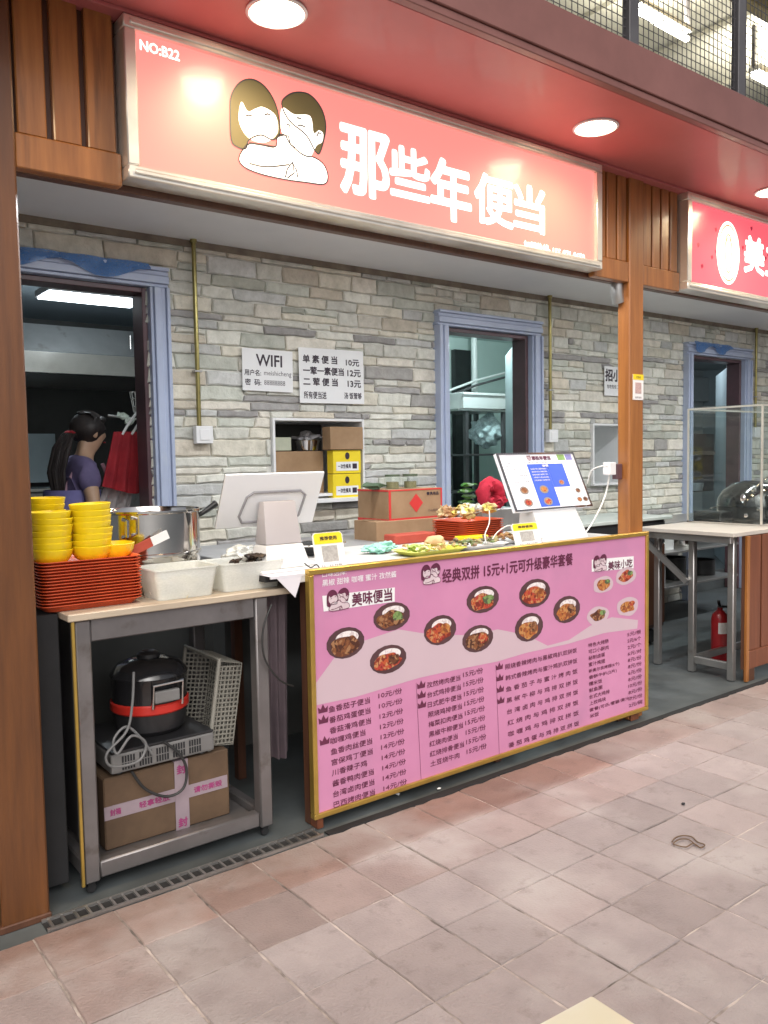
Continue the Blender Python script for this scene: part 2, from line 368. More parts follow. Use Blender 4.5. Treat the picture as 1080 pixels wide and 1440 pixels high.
def stone(mb, x0, x1, z0, z1, rnd):
    dep = rnd.uniform(.004, .010); g_ = .0028; x0 += g_; x1 -= g_; z0 += g_*.7; z1 -= g_*.7
    if x1-x0 < .03 or z1-z0 < .015: return False
    n = max(3, int((x1-x0)/.07)); j = lambda a=.0045: rnd.uniform(-a, a)
    sl, sr = j(.007), j(.007)
    bot = [(x0+(x1-x0)*t/n+(sl if t == 0 else sr if t == n else 0), z0+j()) for t in range(n+1)]
    top = [(x0+(x1-x0)*t/n-(sl if t == 0 else sr if t == n else 0), z1+j()) for t in range(n, -1, -1)]
    top[0] = (top[0][0], z1-.003); top[-1] = (top[-1][0], z1-.003)
    ring = bot+top; N = len(ring); cx = (x0+x1)/2; cz = (z0+z1)/2
    f = lambda p, e: (p[0]+(e if p[0] < cx else -e)*(abs(p[0]-cx) > (x1-x0)*.4), p[1]+(e if p[1] < cz else -e))
    vs = [(p[0], WY+.013, p[1]) for p in ring]+[(f(p, .002)[0], WY-dep+.006, f(p, .002)[1]) for p in ring]
    vs += [(f(p, .009)[0], WY-dep+j(.0025), f(p, .009)[1]) for p in ring]
    fs = [(i, (i+1) % N, N+(i+1) % N, N+i) for i in range(N)]+[(N+i, N+(i+1) % N, 2*N+(i+1) % N, 2*N+i) for i in range(N)]
    for i in range(n): fs.append((2*N+i, 2*N+i+1, 2*N+N-2-i, 2*N+N-1-i))
    c = (.36, .35, .36) if (z1-z0 < .06 and rnd.random() < .3) else rnd.choices([p[0] for p in pal], [p[1] for p in pal])[0]; v = rnd.uniform(.88, 1.12)
    mb.col = tuple(min(1, q*v*1.18) for q in c); mb.add(vs, fs); return True
rnd = random.Random(11); spans = []
z = 0
while z < WZ1-.02:
    h = rnd.choice([.045, .055, .065, .075, .085, .095, .11]); h = min(h, WZ1-z)
    if WZ1-z-h < .04: h = WZ1-z
    x = WX0-rnd.uniform(0, .2)
    while x < WX1:
        wd = rnd.uniform(.18, .42) if h < .09 else rnd.uniform(.16, .46)
        if rnd.random() < .3 and h > .08:
            t = rnd.uniform(.38, .62)*h
            spans.append((x, x+wd, z, z+t)); spans.append((x, x+wd*rnd.uniform(.35, .65), z+t, z+h)); s_ = spans[-1]; spans.append((s_[1], x+wd, z+t, z+h))
        else: spans.append((x, x+wd, z, z+h))
        x += wd
    z += h
def clip(sp):
    out = [sp]
    for h in holes:
        new = []
        for (a, b, c, d) in out:
            if b <= h[0] or a >= h[1] or d <= h[2] or c >= h[3]: new.append((a, b, c, d)); continue
            if a < h[0]: new.append((a, h[0], c, d))
            if b > h[1]: new.append((h[1], b, c, d))
            if c < h[2]: new.append((max(a, h[0]), min(b, h[1]), c, h[2]))
            if d > h[3]: new.append((max(a, h[0]), min(b, h[1]), h[3], d))
        out = new
    return out
pieces = [q for s_ in spans for q in clip((max(s_[0], WX0), min(s_[1], WX1), s_[2], s_[3])) if q[1]-q[0] > .035 and q[3]-q[2] > .02]
def score(q):
    px, py, zz = proj(((q[0]+q[1])/2, WY, (q[2]+q[3])/2)); A = (q[1]-q[0])*(q[3]-q[2])/zz**2
    hid = px < 40 or px > 1085 or q[3] < 1.0 or (865 < px < 903) or (560 < px and q[3] < 1.1)
    return (1 if hid else 0, -A)
pieces.sort(key=score); st = M()
for n, q in enumerate(pieces):
    if n < 300:
        mb = M()
        if stone(mb, *q, rnd): mb.build('stone', STONE, wall)
    else: stone(st, *q, rnd)
st.build('small_stones', STONE, wall, kind='stuff')
# ceiling, side returns
m_ = M(); m_.box(-1.2, 12, 2.86, 4.81, 2.84, 2.9); setp(m_.build('stall_ceiling', CEIL), kind='structure')
m_ = M(); m_.box(-1.2, 12, 2.2, 9.5, 3.021, 3.19); setp(m_.build('upper_deck', CONC), kind='structure')
# mottled dark brown strip along wall top
m_ = M(); m_.box(WX0, WX1, WY-.022, WY-.012, 2.80, 2.84)
o = m_.build('wall_top_strip', mat('mottled dark brown', (.24, .20, .15), (.12, .09, .07), 6, .8), wall)

def door_frame(x0, x1, zt, jd, label, film):
    """outer edges x0..x1, top zt"""
    t = thing('door_frame', label, 'door frame', ((x0+x1)/2, WY, 0), 'blue grey door frames in the stone wall')
    wdt = .115
    steps = [(0, .022, .052), (.022, .050, .036), (.050, .095, .046), (.095, wdt, .028)]
    for (side) in ('l', 'r'):
        m_ = M()
        for (a, b, d) in steps:
            xa, xb = (x0+a, x0+b) if side == 'l' else (x1-b, x1-a)
            m_.box(xa, xb, WY-d-.02, WY+.05, 0, zt-wdt-.001)
        m_.build('side_casing', FRAMEB, t, bevel=.004, smooth=True)
    m_ = M()
    for (a, b, d) in steps: m_.box(x0, x1, WY-d-.02, WY+.05, zt-b, zt-a) if a else m_.box(x0, x1, WY-d-.02, WY+.05, zt-b, zt)
    m_.build('head_casing', FRAMEB, t, bevel=.004, smooth=True)
    m_ = M(); xi0, xi1, zi = x0+wdt+.002, x1-wdt-.002, zt-wdt-.002
    m_.box(xi0, xi0+.03, WY+.0, WY+.155, 0, zi); m_.box(xi1-.03, xi1, WY+0, WY+.155, 0, zi); m_.box(xi0+.0301, xi1-.0301, WY, WY+.155, zi-.03, zi)
    m_.build('jamb', JAMB, t, bevel=.003)
    if film:
        m_ = M(); fm = filmmat('blue protective film', (.06, .18, .45), .75); N = 14
        a, b = film; vs = []
        for k in range(N+1):
            x = a+(b-a)*k/N
            for r_ in range(4): vs.append((x, WY-.078-.012*math.sin(k*1.7+r_)-.004*r_, zt+.01-r_*.025*(1+.5*math.sin(k*.8))))
        m_.add(vs, [(k*4+r_, k*4+4+r_, k*4+5+r_, k*4+1+r_) for k in range(N) for r_ in range(3)]); m_.build('protective_film', fm, t, smooth=True)
    return t
door_frame(1.04, 2.075, 2.645, 0, 'blue grey door frame around the left kitchen doorway with loose blue film', (1.05, 1.95))
door_frame(4.215, 5.375, 2.61, 0, 'blue grey door frame between the cartons and the menu display', None)
door_frame(7.52, 8.75, 2.60, 0, 'blue grey door frame seen above the glass display case', (7.6, 8.3))
# grey door leaf standing open inside middle doorway
def leaf(pxn, yn, pxf, yf, z1):
    a = Vector((P(pxn, 600, yn).x, yn, 0)); b = Vector((P(pxf, 600, yf).x, yf, 0)); d = (b-a).normalized(); n_ = Vector((-d.y, d.x, 0))*-.035
    return M().hexa([(*p.xy, .2) for p in (a, a+n_, b+n_, b)]+[(*p.xy, z1) for p in (a, a+n_, b+n_, b)])
m_ = leaf(726, 5.0, 711, 5.72, 2.47)
o = m_.build('door_leaf', GREYT, bevel=.003); setp(o, 'pale blue grey door leaf standing open inside the middle doorway', 'door')
m_ = leaf(1024, 5.0, 1006, 5.75, 2.45)
o = m_.build('door_leaf', GREYT, bevel=.003); setp(o, 'pale grey door leaf open inside the right doorway behind the glass case', 'door')

# niches
def niche(q, label, grey):
    x0, x1, z0, z1 = q; t = thing('wall_hatch', label, 'hatch', ((x0+x1)/2, WY, z0))
    m_ = M(); e = .018
    m_.box(x0, x0+e, WY-.03, WY+.5, z0, z1); m_.box(x1-e, x1, WY-.03, WY+.5, z0, z1)
    m_.box(x0+e+.0002, x1-e-.0002, WY-.03, WY+.5, z1-e, z1); m_.box(x0-.01, x1+.01, WY-.05, WY+.5, z0-.001, z0+e)
    m_.build('hatch_lining', PLW, t, bevel=.002)
    m_ = M(); m_.box(x0, x1, WY+.502, WY+.52, z0, z1); m_.build('back_panel', grey, t)
    return t
niche(niches[0], 'white lined wall hatch stacked with cartons behind the till screen', DKW)
niche(niches[1], 'white lined wall hatch beside the wooden post', TEAL)

def conduit(x, ztop, zbox, label, r=.014):
    t = thing('conduit_pipe', label, 'pipe', (x, WY-.045, zbox), 'brass conduit pipes on the stone wall')
    m_ = M(); m_.tube([(x, WY-.05, zbox), (x, WY-.05, ztop)], r, 12); m_.build('pipe', OLIVE, t, smooth=True)
    m_ = M(); m_.tube([(x, WY-.05, ztop-.02), (x, WY-.05, ztop)], r*1.5, 12); m_.build('top_collar', OLIVE, t, smooth=True)
    m_ = M(); zc = zbox+.33; m_.box(x-.025, x+.025, WY-.068, WY-.02, zc, zc+.012); m_.build('clip', STEEL, t, bevel=.002)
    b = thing('switch_box', label.replace('conduit pipe', 'switch box').replace('rising', 'fixed'), 'switch', (x+.035, WY-.05, zbox-.1), 'white switch boxes under the conduits')
    m_ = M(); m_.box(x-.028, x+.085, WY-.065, WY-.016, zbox-.105, zbox+.003); m_.build('box_body', PLW, b, bevel=.005, segs=2)
    m_ = M(); m_.box(x-.006, x+.063, WY-.070, WY-.0655, zbox-.085, zbox-.018); m_.build('rocker', WHITE, b, bevel=.002)
conduit(2.245, 2.84, 1.712, 'thin brass conduit pipe rising beside the WIFI notice')
conduit(5.475, 2.84, 1.712, 'thin brass conduit pipe rising beside the middle doorway')
conduit(8.845, 2.84, 1.76, 'thin brass conduit pipe rising beside the right doorway')

# notices
def notice(name, label, x0, x1, z0, z1, Y, lines, tilt=0):
    t = thing(name, label, 'notice', ((x0+x1)/2, Y, z0)); c = Vector(((x0+x1)/2, Y, (z0+z1)/2))
    def tf(u, v, l):
        dx, dz = u-c.x, v-c.z; return (c.x+dx*math.cos(tilt)-dz*math.sin(tilt), Y-l, c.z+dx*math.sin(tilt)+dz*math.cos(tilt))
    m_ = M(); q = [(x0, z0), (x1, z0), (x1, z1), (x0, z1)]
    m_.hexa([tf(x0, z0, 0), tf(x1, z0, 0), tf(x1, z0, -.003), tf(x0, z0, -.003), tf(x0, z1, 0), tf(x1, z1, 0), tf(x1, z1, -.003), tf(x0, z1, -.003)])
    m_.build('board', WHITE, t)
    for (s_, a, b, cc, d, bo) in lines:
        m_ = M(); text(m_, s_, tf, x0+(x1-x0)*a, x0+(x1-x0)*b, z1-(z1-z0)*d, z1-(z1-z0)*cc, 0, bo); m_.build('lettering', INK, t)
    return t
notice('wifi_notice', 'white WIFI notice with user name and password on the stone wall', 2.565, 2.94, 1.945, 2.215, WY-.026,
       [('WIFI', .27, .78, .13, .40, (.03, 6)), ('用户名:', .04, .36, .50, .64, (.03, 3)), ('meishicheng', .42, .97, .50, .65, None),
        ('密  码:', .05, .36, .72, .87, (.03, 3)), ('88888888', .42, .84, .73, .85, None)], tilt=-.01)
notice('price_notice', 'white price notice listing three lunch boxes at 10, 12 and 13 yuan', 2.99, 3.525, 1.88, 2.25, WY-.026,
       [('单 素 便 当', .06, .58, .13, .27, (.04, 6)), ('10元', .72, .93, .17, .29, (.04, 6)),
        ('一荤一素便当', .06, .68, .34, .48, (.04, 6)), ('12元', .74, .95, .36, .49, (.04, 6)),
        ('二 荤 便 当', .06, .58, .54, .68, (.04, 6)), ('13元', .74, .95, .56, .69, (.04, 6)),
        ('所有便当送', .06, .40, .79, .92, (.03, 3)), ('汤 饭管够', .68, .96, .79, .91, (.03, 3))], tilt=.008)
notice('hiring_notice', 'white hiring notice partly hidden behind the wooden post', 6.24, 6.60, 2.03, 2.295, WY-.026,
       [('招小工', .04, .95, .1, .5, (.045, 6)), ('包吃包住 工资面议', .1, .9, .62, .75, (.03, 3))])

# ================================================================ FACADE
def simple(name, label, cat, boxes, m, bevel=.004, group=None):
    mb = M()
    for b in boxes: mb.box(*b)
    return setp(mb.build(name, m, bevel=bevel), label, cat, group)
FY = 2.80
# left post
t = thing('wooden_post', 'tall wooden post darkened by painted shade at the left edge of the lunch box stall', 'post', (.66, FY, 0))
m_ = M(); m_.box(.585, .732, FY-.005, FY+.15, 0, 3.0); m_.build('shaft', WOOD_SHADED, t, bevel=.006)
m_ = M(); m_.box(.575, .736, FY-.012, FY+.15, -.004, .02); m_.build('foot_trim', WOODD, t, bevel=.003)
# neighbour panel left of the post
t = thing('wall_panel', 'dark wooden boarding left of the stall post with a white framed notice', 'panel', (0, FY, 0))
for k in range(12):
    m_ = M(); x = .58-(k+1)*.14; m_.box(x+.004, x+.136, FY+.01, FY+.05, .07, 3.0); m_.build('plank', WOODD, t, bevel=.004)
m_ = M(); m_.box(-1.1, .584, FY+.03, FY+.07, 0, .069); m_.build('plinth', DARK, t)
fr_ = M(); x0, x1, z0, z1 = .22, .566, .16, .60
for b in ((x0, x1, z0, z0+.012), (x0, x1, z1-.012, z1), (x0, x0+.012, z0+.0121, z1-.0121), (x1-.012, x1, z0+.0121, z1-.0121)): fr_.box(b[0], b[1], FY-.004, FY+.009, b[2], b[3])
fr_.build('notice_frame', PLW, t, bevel=.002); m_ = M(); m_.box(x0+.012, x1-.012, FY+.002, FY+.009, z0+.012, z1-.012); m_.build('notice_sheet', WOODR, t)
# middle post
t = thing('wooden_post', 'orange varnished wooden post with a small sticker right of the pink counter', 'post', (3.94, FY, 0))
m_ = M(); m_.box(3.878, 4.006, FY+.0, FY+.08, 0, 3.0); m_.build('shaft', WOOD, t, bevel=.006)
m_ = M(); m_.tube([(3.88, FY+.07, 2.33), (3.86, FY+.07, 2.38), (3.86, FY+.07, 2.43)], .035, 12); m_.build('bracket', STEEL, t, smooth=True)
t = thing('payment_sticker', 'small white and yellow payment sticker on the orange post', 'sticker', (3.96, FY-.001, 1.8))
m_ = M(); m_.box(3.905, 4.0, FY-.0035, FY-.0005, 1.795, 1.935); m_.build('card', WHITE, t)
m_ = M(); m_.box(3.905, 4.0, FY-.0045, FY-.0036, 1.905, 1.935); m_.build('yellow_band', YELB, t)
m_ = M(); m_.box(3.925, 3.98, FY-.0045, FY-.0036, 1.83, 1.89); m_.build('printed_square', mat('muted pink print', (.55, .38, .36), (.42, .30, .30), 120, .6, contrast=.2), t)
m_ = M(); text(m_, '推荐使用', wallface(FY-.0036), 3.925, 3.98, 1.802, 1.814); text(m_, '付款码', wallface(FY-.0046), 3.93, 3.975, 1.912, 1.926); m_.build('lettering', INK, t)
# fascia boarding
def boarding(label, x0, x1, planks):
    t = thing('fascia_boarding', label, 'boarding', ((x0+x1)/2, FY, 2.43))
    m_ = M(); m_.box(x0, x1, FY+.005, FY+.05, 2.43, 2.538); m_.build('rail', WOOD, t, bevel=.004)
    m_ = M(); m_.box(x0, x1, FY+.04, FY+.055, 2.5385, 3.02); m_.build('backing', WOODD, t)
    for (a, b) in planks:
        m_ = M(); m_.box(a, b, FY+.012, FY+.0395, 2.5385, 3.02); m_.build('plank', WOOD, t, bevel=.004)
    return t
boarding('orange vertical fascia planks left of the big red sign', .733, 1.074, [(.745, .835), (.857, .945), (.967, 1.06)])
boarding('orange vertical fascia planks between the big sign and the post', 3.587, 3.877, [(3.61, 3.685), (3.70, 3.775), (3.79, 3.865)])
boarding('orange vertical fascia planks between the post and the second sign', 4.007, 4.358, [(4.02, 4.09), (4.105, 4.175), (4.19, 4.26), (4.275, 4.345)])
simple('fascia_beam', 'dark beam running behind the signs above the stall opening', 'beam', [(-1.1, 9, FY+.056, FY+.10, 2.43, 3.02)], WOODD)
# signs
def signbox(x0, x1, z0, z1, label, fw_, redm):
    t = thing('sign_box', label, 'sign', ((x0+x1)/2, FY, z0)); yf = FY-.045
    m_ = M(); m_.box(x0+fw_, x1-fw_, yf+.02, FY+.05, z0+fw_, z1-fw_); m_.build('light_panel', redm, t)
    for nm, b in (('frame_rail', (x0, x1, z0, z0+fw_)), ('frame_rail', (x0, x1, z1-fw_, z1)), ('frame_rail', (x0, x0+fw_, z0+fw_+.0003, z1-fw_-.0003)), ('frame_rail', (x1-fw_, x1, z0+fw_+.0003, z1-fw_-.0003))):
        m_ = M(); m_.box(b[0], b[1], yf, FY+.055, b[2], b[3])
        if b[1]-b[0] > .2: m_.box(b[0]+fw_*.5, b[1]-fw_*.5, yf-.006, yf-.0001, b[2]+fw_*.3, b[3]-fw_*.3)
        m_.build(nm, ALU, t, bevel=.004, smooth=True)
    return t, yf+.02
SIGNR = mat('glowing red sign film', (.60, .12, .09), (.56, .10, .08), 1, .40, emit=(1, .31, .275), estr=.95, coat=.22)
SIGNW = mat('glowing white lettering film', (.8, .8, .78), (.8, .8, .78), 1, .3, emit=(1, .97, .9), estr=1.35, coat=.4)
SIGN2 = mat('glowing crimson sign film', (.5, .08, .10), (.45, .06, .08), 1, .25, emit=(1, .15, .20), estr=.82, coat=.5)
s1, sy = signbox(1.077, 3.586, 2.452, 2.982, 'long glowing red lunch shop sign with a cartoon couple and white characters', .042, SIGNR)
m_ = M(); tf = wallface(sy)
a = P(478, 230, sy); b = P(545, 280, sy)
for ch, xa, xb, ya, yb in (('那', 480, 546, 182, 277), ('些', 549, 603, 208, 280), ('年', 607, 661, 226, 311), ('便', 668, 721, 247, 318), ('当', 723, 765, 261, 326)):
    pa, pb = P(xa, (ya+yb)/2, sy), P(xb, (ya+yb)/2, sy); xm = (xa+xb)/2
    text(m_, ch, tf, pa.x, pb.x, P(xm, yb, sy).z+.005, P(xm, ya, sy).z-.005, 0, (.034, 10), .0003)
    m_.build('character', SIGNW, s1); m_ = M()
text(m_, 'NO:B22', tf, P(197, 65, sy).x, P(252, 75, sy).x, P(225, 78, sy).z, P(225, 64, sy).z, 0, (.05, 4))
m_.build('lettering', SIGNW, s1); m_ = M()
text(m_, '加盟热线: 155-871-9650', tf, P(737, 350, sy).x, P(822, 360, sy).x, P(780, 361, sy).z, P(780, 347, sy).z, 0, (.05, 4))
m_.build('lettering', SIGNW, s1)
# couple emblem (drawn from its outline on the sign film)
HAIRC = mat('olive hair print', (.13, .11, .045), (.11, .09, .04), 1, .6, emit=(.5, .42, .18), estr=.12)
LINEC = mat('grey print line', (.06, .05, .05), None, 1, .5, emit=(.5, .42, .42), estr=.06)
def smooth_closed(pts, n=5):
    out = []; N = len(pts)
    for i in range(N):
        p0, p1, p2, p3 = [Vector(pts[(i+k-1) % N]) for k in range(4)]
        for s_ in range(n):
            t_ = s_/n; out.append(.5*((2*p1)+(-p0+p2)*t_+(2*p0-5*p1+4*p2-p3)*t_*t_+(-p0+3*p1-3*p2+p3)*t_**3))
    return out
def flat(mb, pts, tf, lift, m=0, sm=True, thick=0):
    q = smooth_closed(pts) if sm else [Vector(p) for p in pts]
    if thick:      # outline ribbon
        N = len(q); vs = []
        for i in range(N):
            d = (q[(i+1) % N]-q[i-1]); d = Vector((-d.y, d.x)).normalized()*thick/2; vs += [tf(q[i].x+d.x, q[i].y+d.y, lift), tf(q[i].x-d.x, q[i].y-d.y, lift)]
        mb.add(vs, [(2*i, 2*i+1, (2*i+3) % (2*N), (2*i+2) % (2*N)) for i in range(N)], m); return
    mb.add([tf(p.x, p.y, lift) for p in q], [tuple(range(len(q)))], m)
def line(mb, pts, tf, lift, th, m=0):
    q = [Vector(p) for p in pts]; vs = []
    for i in range(len(q)):
        d = q[min(i+1, len(q)-1)]-q[max(i-1, 0)]; d = Vector((-d.y, d.x)).normalized()*th/2; vs += [tf(q[i].x+d.x, q[i].y+d.y, lift), tf(q[i].x-d.x, q[i].y-d.y, lift)]
    mb.add(vs, [(2*i, 2*i+1, 2*i+3, 2*i+2) for i in range(len(q)-1)], m)
# emblem in unit coordinates taken from a 1080 x 1080 enlargement of the photograph (u right, v down)
EM = {
 'hairL': [(150, 640), (140, 420), (150, 270), (220, 160), (320, 130), (420, 180), (500, 290), (545, 420), (560, 580), (500, 640), (400, 600), (300, 640), (270, 715), (200, 700)],
 'faceL': [(235, 320), (290, 400), (360, 375), (420, 365), (520, 430), (545, 560), (500, 630), (420, 665), (320, 640), (250, 570), (212, 460)],
 'hairR': [(575, 340), (620, 270), (700, 240), (800, 255), (880, 330), (930, 430), (945, 560), (900, 740), (860, 740), (780, 600), (640, 480)],
 'faceR': [(580, 370), (680, 425), (815, 440), (845, 580), (890, 560), (925, 590), (915, 660), (870, 690), (800, 795), (680, 720), (600, 620), (565, 520)],
 'body': [(290, 680), (400, 685), (520, 700), (540, 610), (600, 600), (650, 680), (760, 770), (850, 790), (930, 850), (965, 950), (930, 1015), (780, 1000), (600, 975), (400, 930), (260, 870), (215, 790)],
}
_e0, _e1 = P(323, 175, sy), P(461, 185, sy); _et, _eb = P(345, 111, sy).z, P(440, 261, sy).z
def _rect(p):
    q = P(300+p[0]/6, 90+p[1]/6, sy); return ((q.x-_e0.x)/(_e1.x-_e0.x), (_et-q.z)/(_et-_eb))
def emblem(mb, o_, su, sv, tf, mh, mw, ml, sl0=0, lift=.0006, th=.0055, k=1):
    f = lambda p: (o_[0]+_rect(p)[0]*su, o_[1]-_rect(p)[1]*sv)
    g_ = lambda L_: [f(p) for p in L_]
    flat(mb, g_(EM['hairL']), tf, lift, mh); flat(mb, g_(EM['hairR']), tf, lift*1.5, mh)
    flat(mb, g_(EM['faceL']), tf, lift*2, mw); flat(mb, g_(EM['faceR']), tf, lift*2.5, mw); flat(mb, g_(EM['body']), tf, lift*3, mw)
    for nm in ('hairL', 'hairR', 'body'): flat(mb, g_(EM[nm]), tf, lift*3.5, ml, thick=th)
    for L_ in ([(270, 440), (295, 432), (325, 440)], [(430, 430), (455, 422), (480, 432)], [(710, 518), (740, 518), (775, 535)], [(700, 455), (730, 460), (742, 470)],
               [(615, 510), (640, 515), (635, 545)], [(300, 840), (400, 865), (520, 865), (640, 850)], [(300, 665), (400, 680), (520, 700)], [(870, 610), (885, 580), (905, 590)],
               [(540, 615), (590, 600), (630, 610), (650, 680), (690, 710)], [(605, 960), (620, 890), (665, 830), (700, 900), (710, 960)], [(620, 965), (680, 920), (665, 830)]):
        line(mb, g_(L_), tf, lift*4, th, ml)
pa, pb, zt_, zb_ = _e0, _e1, _et, _eb; m_ = M()
emblem(m_, (pa.x, zt_), pb.x-pa.x, zt_-zb_, tf, 0, 1, 2, sl0=0)
m_.build('couple_emblem', [HAIRC, SIGNW, LINEC], s1)
s2, sy2 = signbox(4.362, 6.9, 2.44, 2.99, 'second glowing crimson sign with a white oval badge cut off at the right', .045, SIGN2)
m_ = M(); tf = wallface(sy2)
cx = P(1024, 356, sy2); ow = (P(1040, 356, sy2).x-P(1008, 356, sy2).x)/2; oh = (P(1024, 312, sy2).z-P(1024, 401, sy2).z)/2
flat(m_, [(cx.x+ow*math.cos(a_*math.tau/12), cx.z+oh*math.sin(a_*math.tau/12)) for a_ in range(12)], tf, .0008, 0)
m_.build('oval_badge', SIGNW, s2); m_ = M()
text(m_, '美立鲜', tf, P(1047, 355, sy2).x, P(1047, 355, sy2).x+.75, P(1060, 380, sy2).z-.02, P(1060, 334, sy2).z+.0, 0, (.04, 8))
m_.build('lettering', SIGNW, s2)
m_ = M(); flat(m_, [(cx.x+ow*.85*math.cos(a_*math.tau/12), cx.z+oh*.87*math.sin(a_*math.tau/12)) for a_ in range(12)], tf, .0016, 0, thick=.008)
flat(m_, [(cx.x-.02, cx.z-.1), (cx.x+.02, cx.z-.1), (cx.x+.035, cx.z+.02), (cx.x+.02, cx.z+.1), (cx.x-.02, cx.z+.1), (cx.x-.035, cx.z+.02)], tf, .0018, 0, thick=.009)
flat(m_, [(cx.x+.025*math.cos(a_*math.tau/8), cx.z+.06+.03*math.sin(a_*math.tau/8)) for a_ in range(8)], tf, .002, 0, thick=.006)
m_.build('badge_lines', mat('gold print', (.35, .2, .06), None, 1, .4, emit=(.8, .45, .15), estr=.2), s2)
m_ = M(); rr = random.Random(5)
for k in range(46):
    x, z = rr.uniform(4.43, 6.8), rr.uniform(2.52, 2.93)
    if abs(x-cx.x) < .12: continue
    s_ = rr.uniform(.008, .014); flat(m_, [(x+s_*math.cos(a_), z+s_*(1+.4*math.sin(3*a_))*math.sin(a_)) for a_ in [i_*math.tau/7 for i_ in range(7)]], tf, .0006)
m_.build('flower_print', mat('dark crimson print', (.3, .02, .04), None, 1, .4, emit=(.5, .02, .07), estr=.6), s2, kind='stuff')

# soffit, fascia edge, downlights
m_ = M(); m_.box(-1.5, 9, 2.215, 2.86, 3.0, 3.02); m_.box(-1.5, 9, 2.76, 2.86, 2.986, 2.9995)
setp(m_.build('canopy_soffit', SOFFIT, bevel=.002), 'red canopy underside above the shop signs', 'canopy')
FASC = mat('plum painted steel edge', (.24, .10, .085), (.18, .072, .06), 3, .4, coat=.1)
m_ = M(); m_.box(-1.5, 9, 2.17, 2.2145, 3.03, 3.205); m_.box(-1.5, 9, 2.18, 2.2145, 3.0, 3.0295)
setp(m_.build('canopy_edge', FASC, bevel=.003), 'plum coloured steel edge beam under the mesh railing', 'beam')
LAMPM = mat('lit downlight diffuser', (.9, .88, .8), None, 1, .4, emit=(1, .86, .60), estr=20)
def downlight(x, y, where):
    t = thing('downlight', 'round lit ceiling downlight '+where, 'light', (x, y, 3.0), 'downlights in the canopy')
    m_ = M(); m_.lathe([(.102, .0), (.104, -.006), (.094, -.010), (.090, -.004), (.090, .0)], (x, y, 3.0), 32); m_.build('trim_ring', PLW, t, smooth=True)
    m_ = M(); m_.lathe([(.0005, -.013), (.05, -.012), (.089, -.006)], (x, y, 3.0), 32); m_.build('diffuser', LAMPM, t, smooth=True)
    l = bpy.data.lights.new('downlight_lamp', 'SPOT'); l.energy = 50; l.color = (1, .76, .45); l.shadow_soft_size = .08; l.spot_size = math.radians(165); l.spot_blend = .8
    o = bpy.data.objects.new('downlight_lamp', l); COL.objects.link(o); o.location = (0, 0, -.03); o.parent = t
for x, wh in ((-.15, 'outside the frame at far left'), (1.505, 'above the left end of the big red sign'), (3.19, 'above the right end of the big red sign'), (4.81, 'above the second crimson sign'), (6.45, 'beyond the right edge of the view')):
    downlight(x, 2.49, wh)

# mesh railing above
rail = thing('mesh_railing', 'dark steel mesh railing above the canopy edge', 'railing', (4, 2.2, 3.2))
GREYS = mat('dark grey painted steel', (.10, .095, .10), (.07, .065, .07), 5, .45)
for px in (775, 883, 1035):
    x = P(px+5, 60, 2.2).x; m_ = M(); m_.box(x-.032, x+.032, 2.185, 2.225, 3.206, 4.4); m_.build('post', GREYS, rail, bevel=.003) if px != 775 else None
for x in (.6, 1.9, 5.0, 5.9, 6.8): m_ = M(); m_.box(x-.032, x+.032, 2.185, 2.225, 3.206, 4.4); m_.build('post', GREYS, rail, bevel=.003)
m_ = M(); m_.box(-1, 8, 2.18, 2.23, 4.4, 4.45); m_.build('top_rail', GREYS, rail)
m_ = M(); x = -1
while x < 8: m_.bar((x, 2.2, 3.2), (x, 2.2, 4.4), .0027, .0027); x += .036
z = 3.24
while z < 4.4: m_.bar((-1, 2.204, z), (8, 2.204, z), .0027, .0027); z += .036
m_.build('wire_mesh', GREYS, rail, kind='stuff')
# hall roof beyond
ROOFM = mat('cream corrugated hall roof', (.56, .54, .47), (.48, .46, .39), 2, .7)
m_ = M(); m_.box(-6, 30, 2.3, 26, 5.95, 6.0)
for k in range(28): m_.box(-6+k*1.3, -5.93+k*1.3, 2.3, 26, 5.90, 5.949)
setp(m_.build('hall_roof', ROOFM), kind='structure')
m_ = M(); m_.box(-6, 30, 26, 26.2, 3, 6.3); setp(m_.build('hall_end_wall', ROOFM), kind='structure')
BEAMM = mat('ochre roof beam', (.40, .30, .12), (.3, .22, .09), 3, .6)
for k, y in enumerate((4.2, 7.4, 10.6, 13.8)):
    m_ = M(); m_.box(-6, 30, y-.06, y+.06, 5.62, 5.89); setp(m_.build('roof_beam', BEAMM), ['nearest ochre', 'second ochre', 'third ochre', 'farthest ochre'][k]+' roof beam seen through the mesh railing', 'beam', 'roof beams above the mesh railing')
TUBEM = mat('lit tube', (.9, .9, .9), None, 1, .4, emit=(1, .96, .82), estr=22)
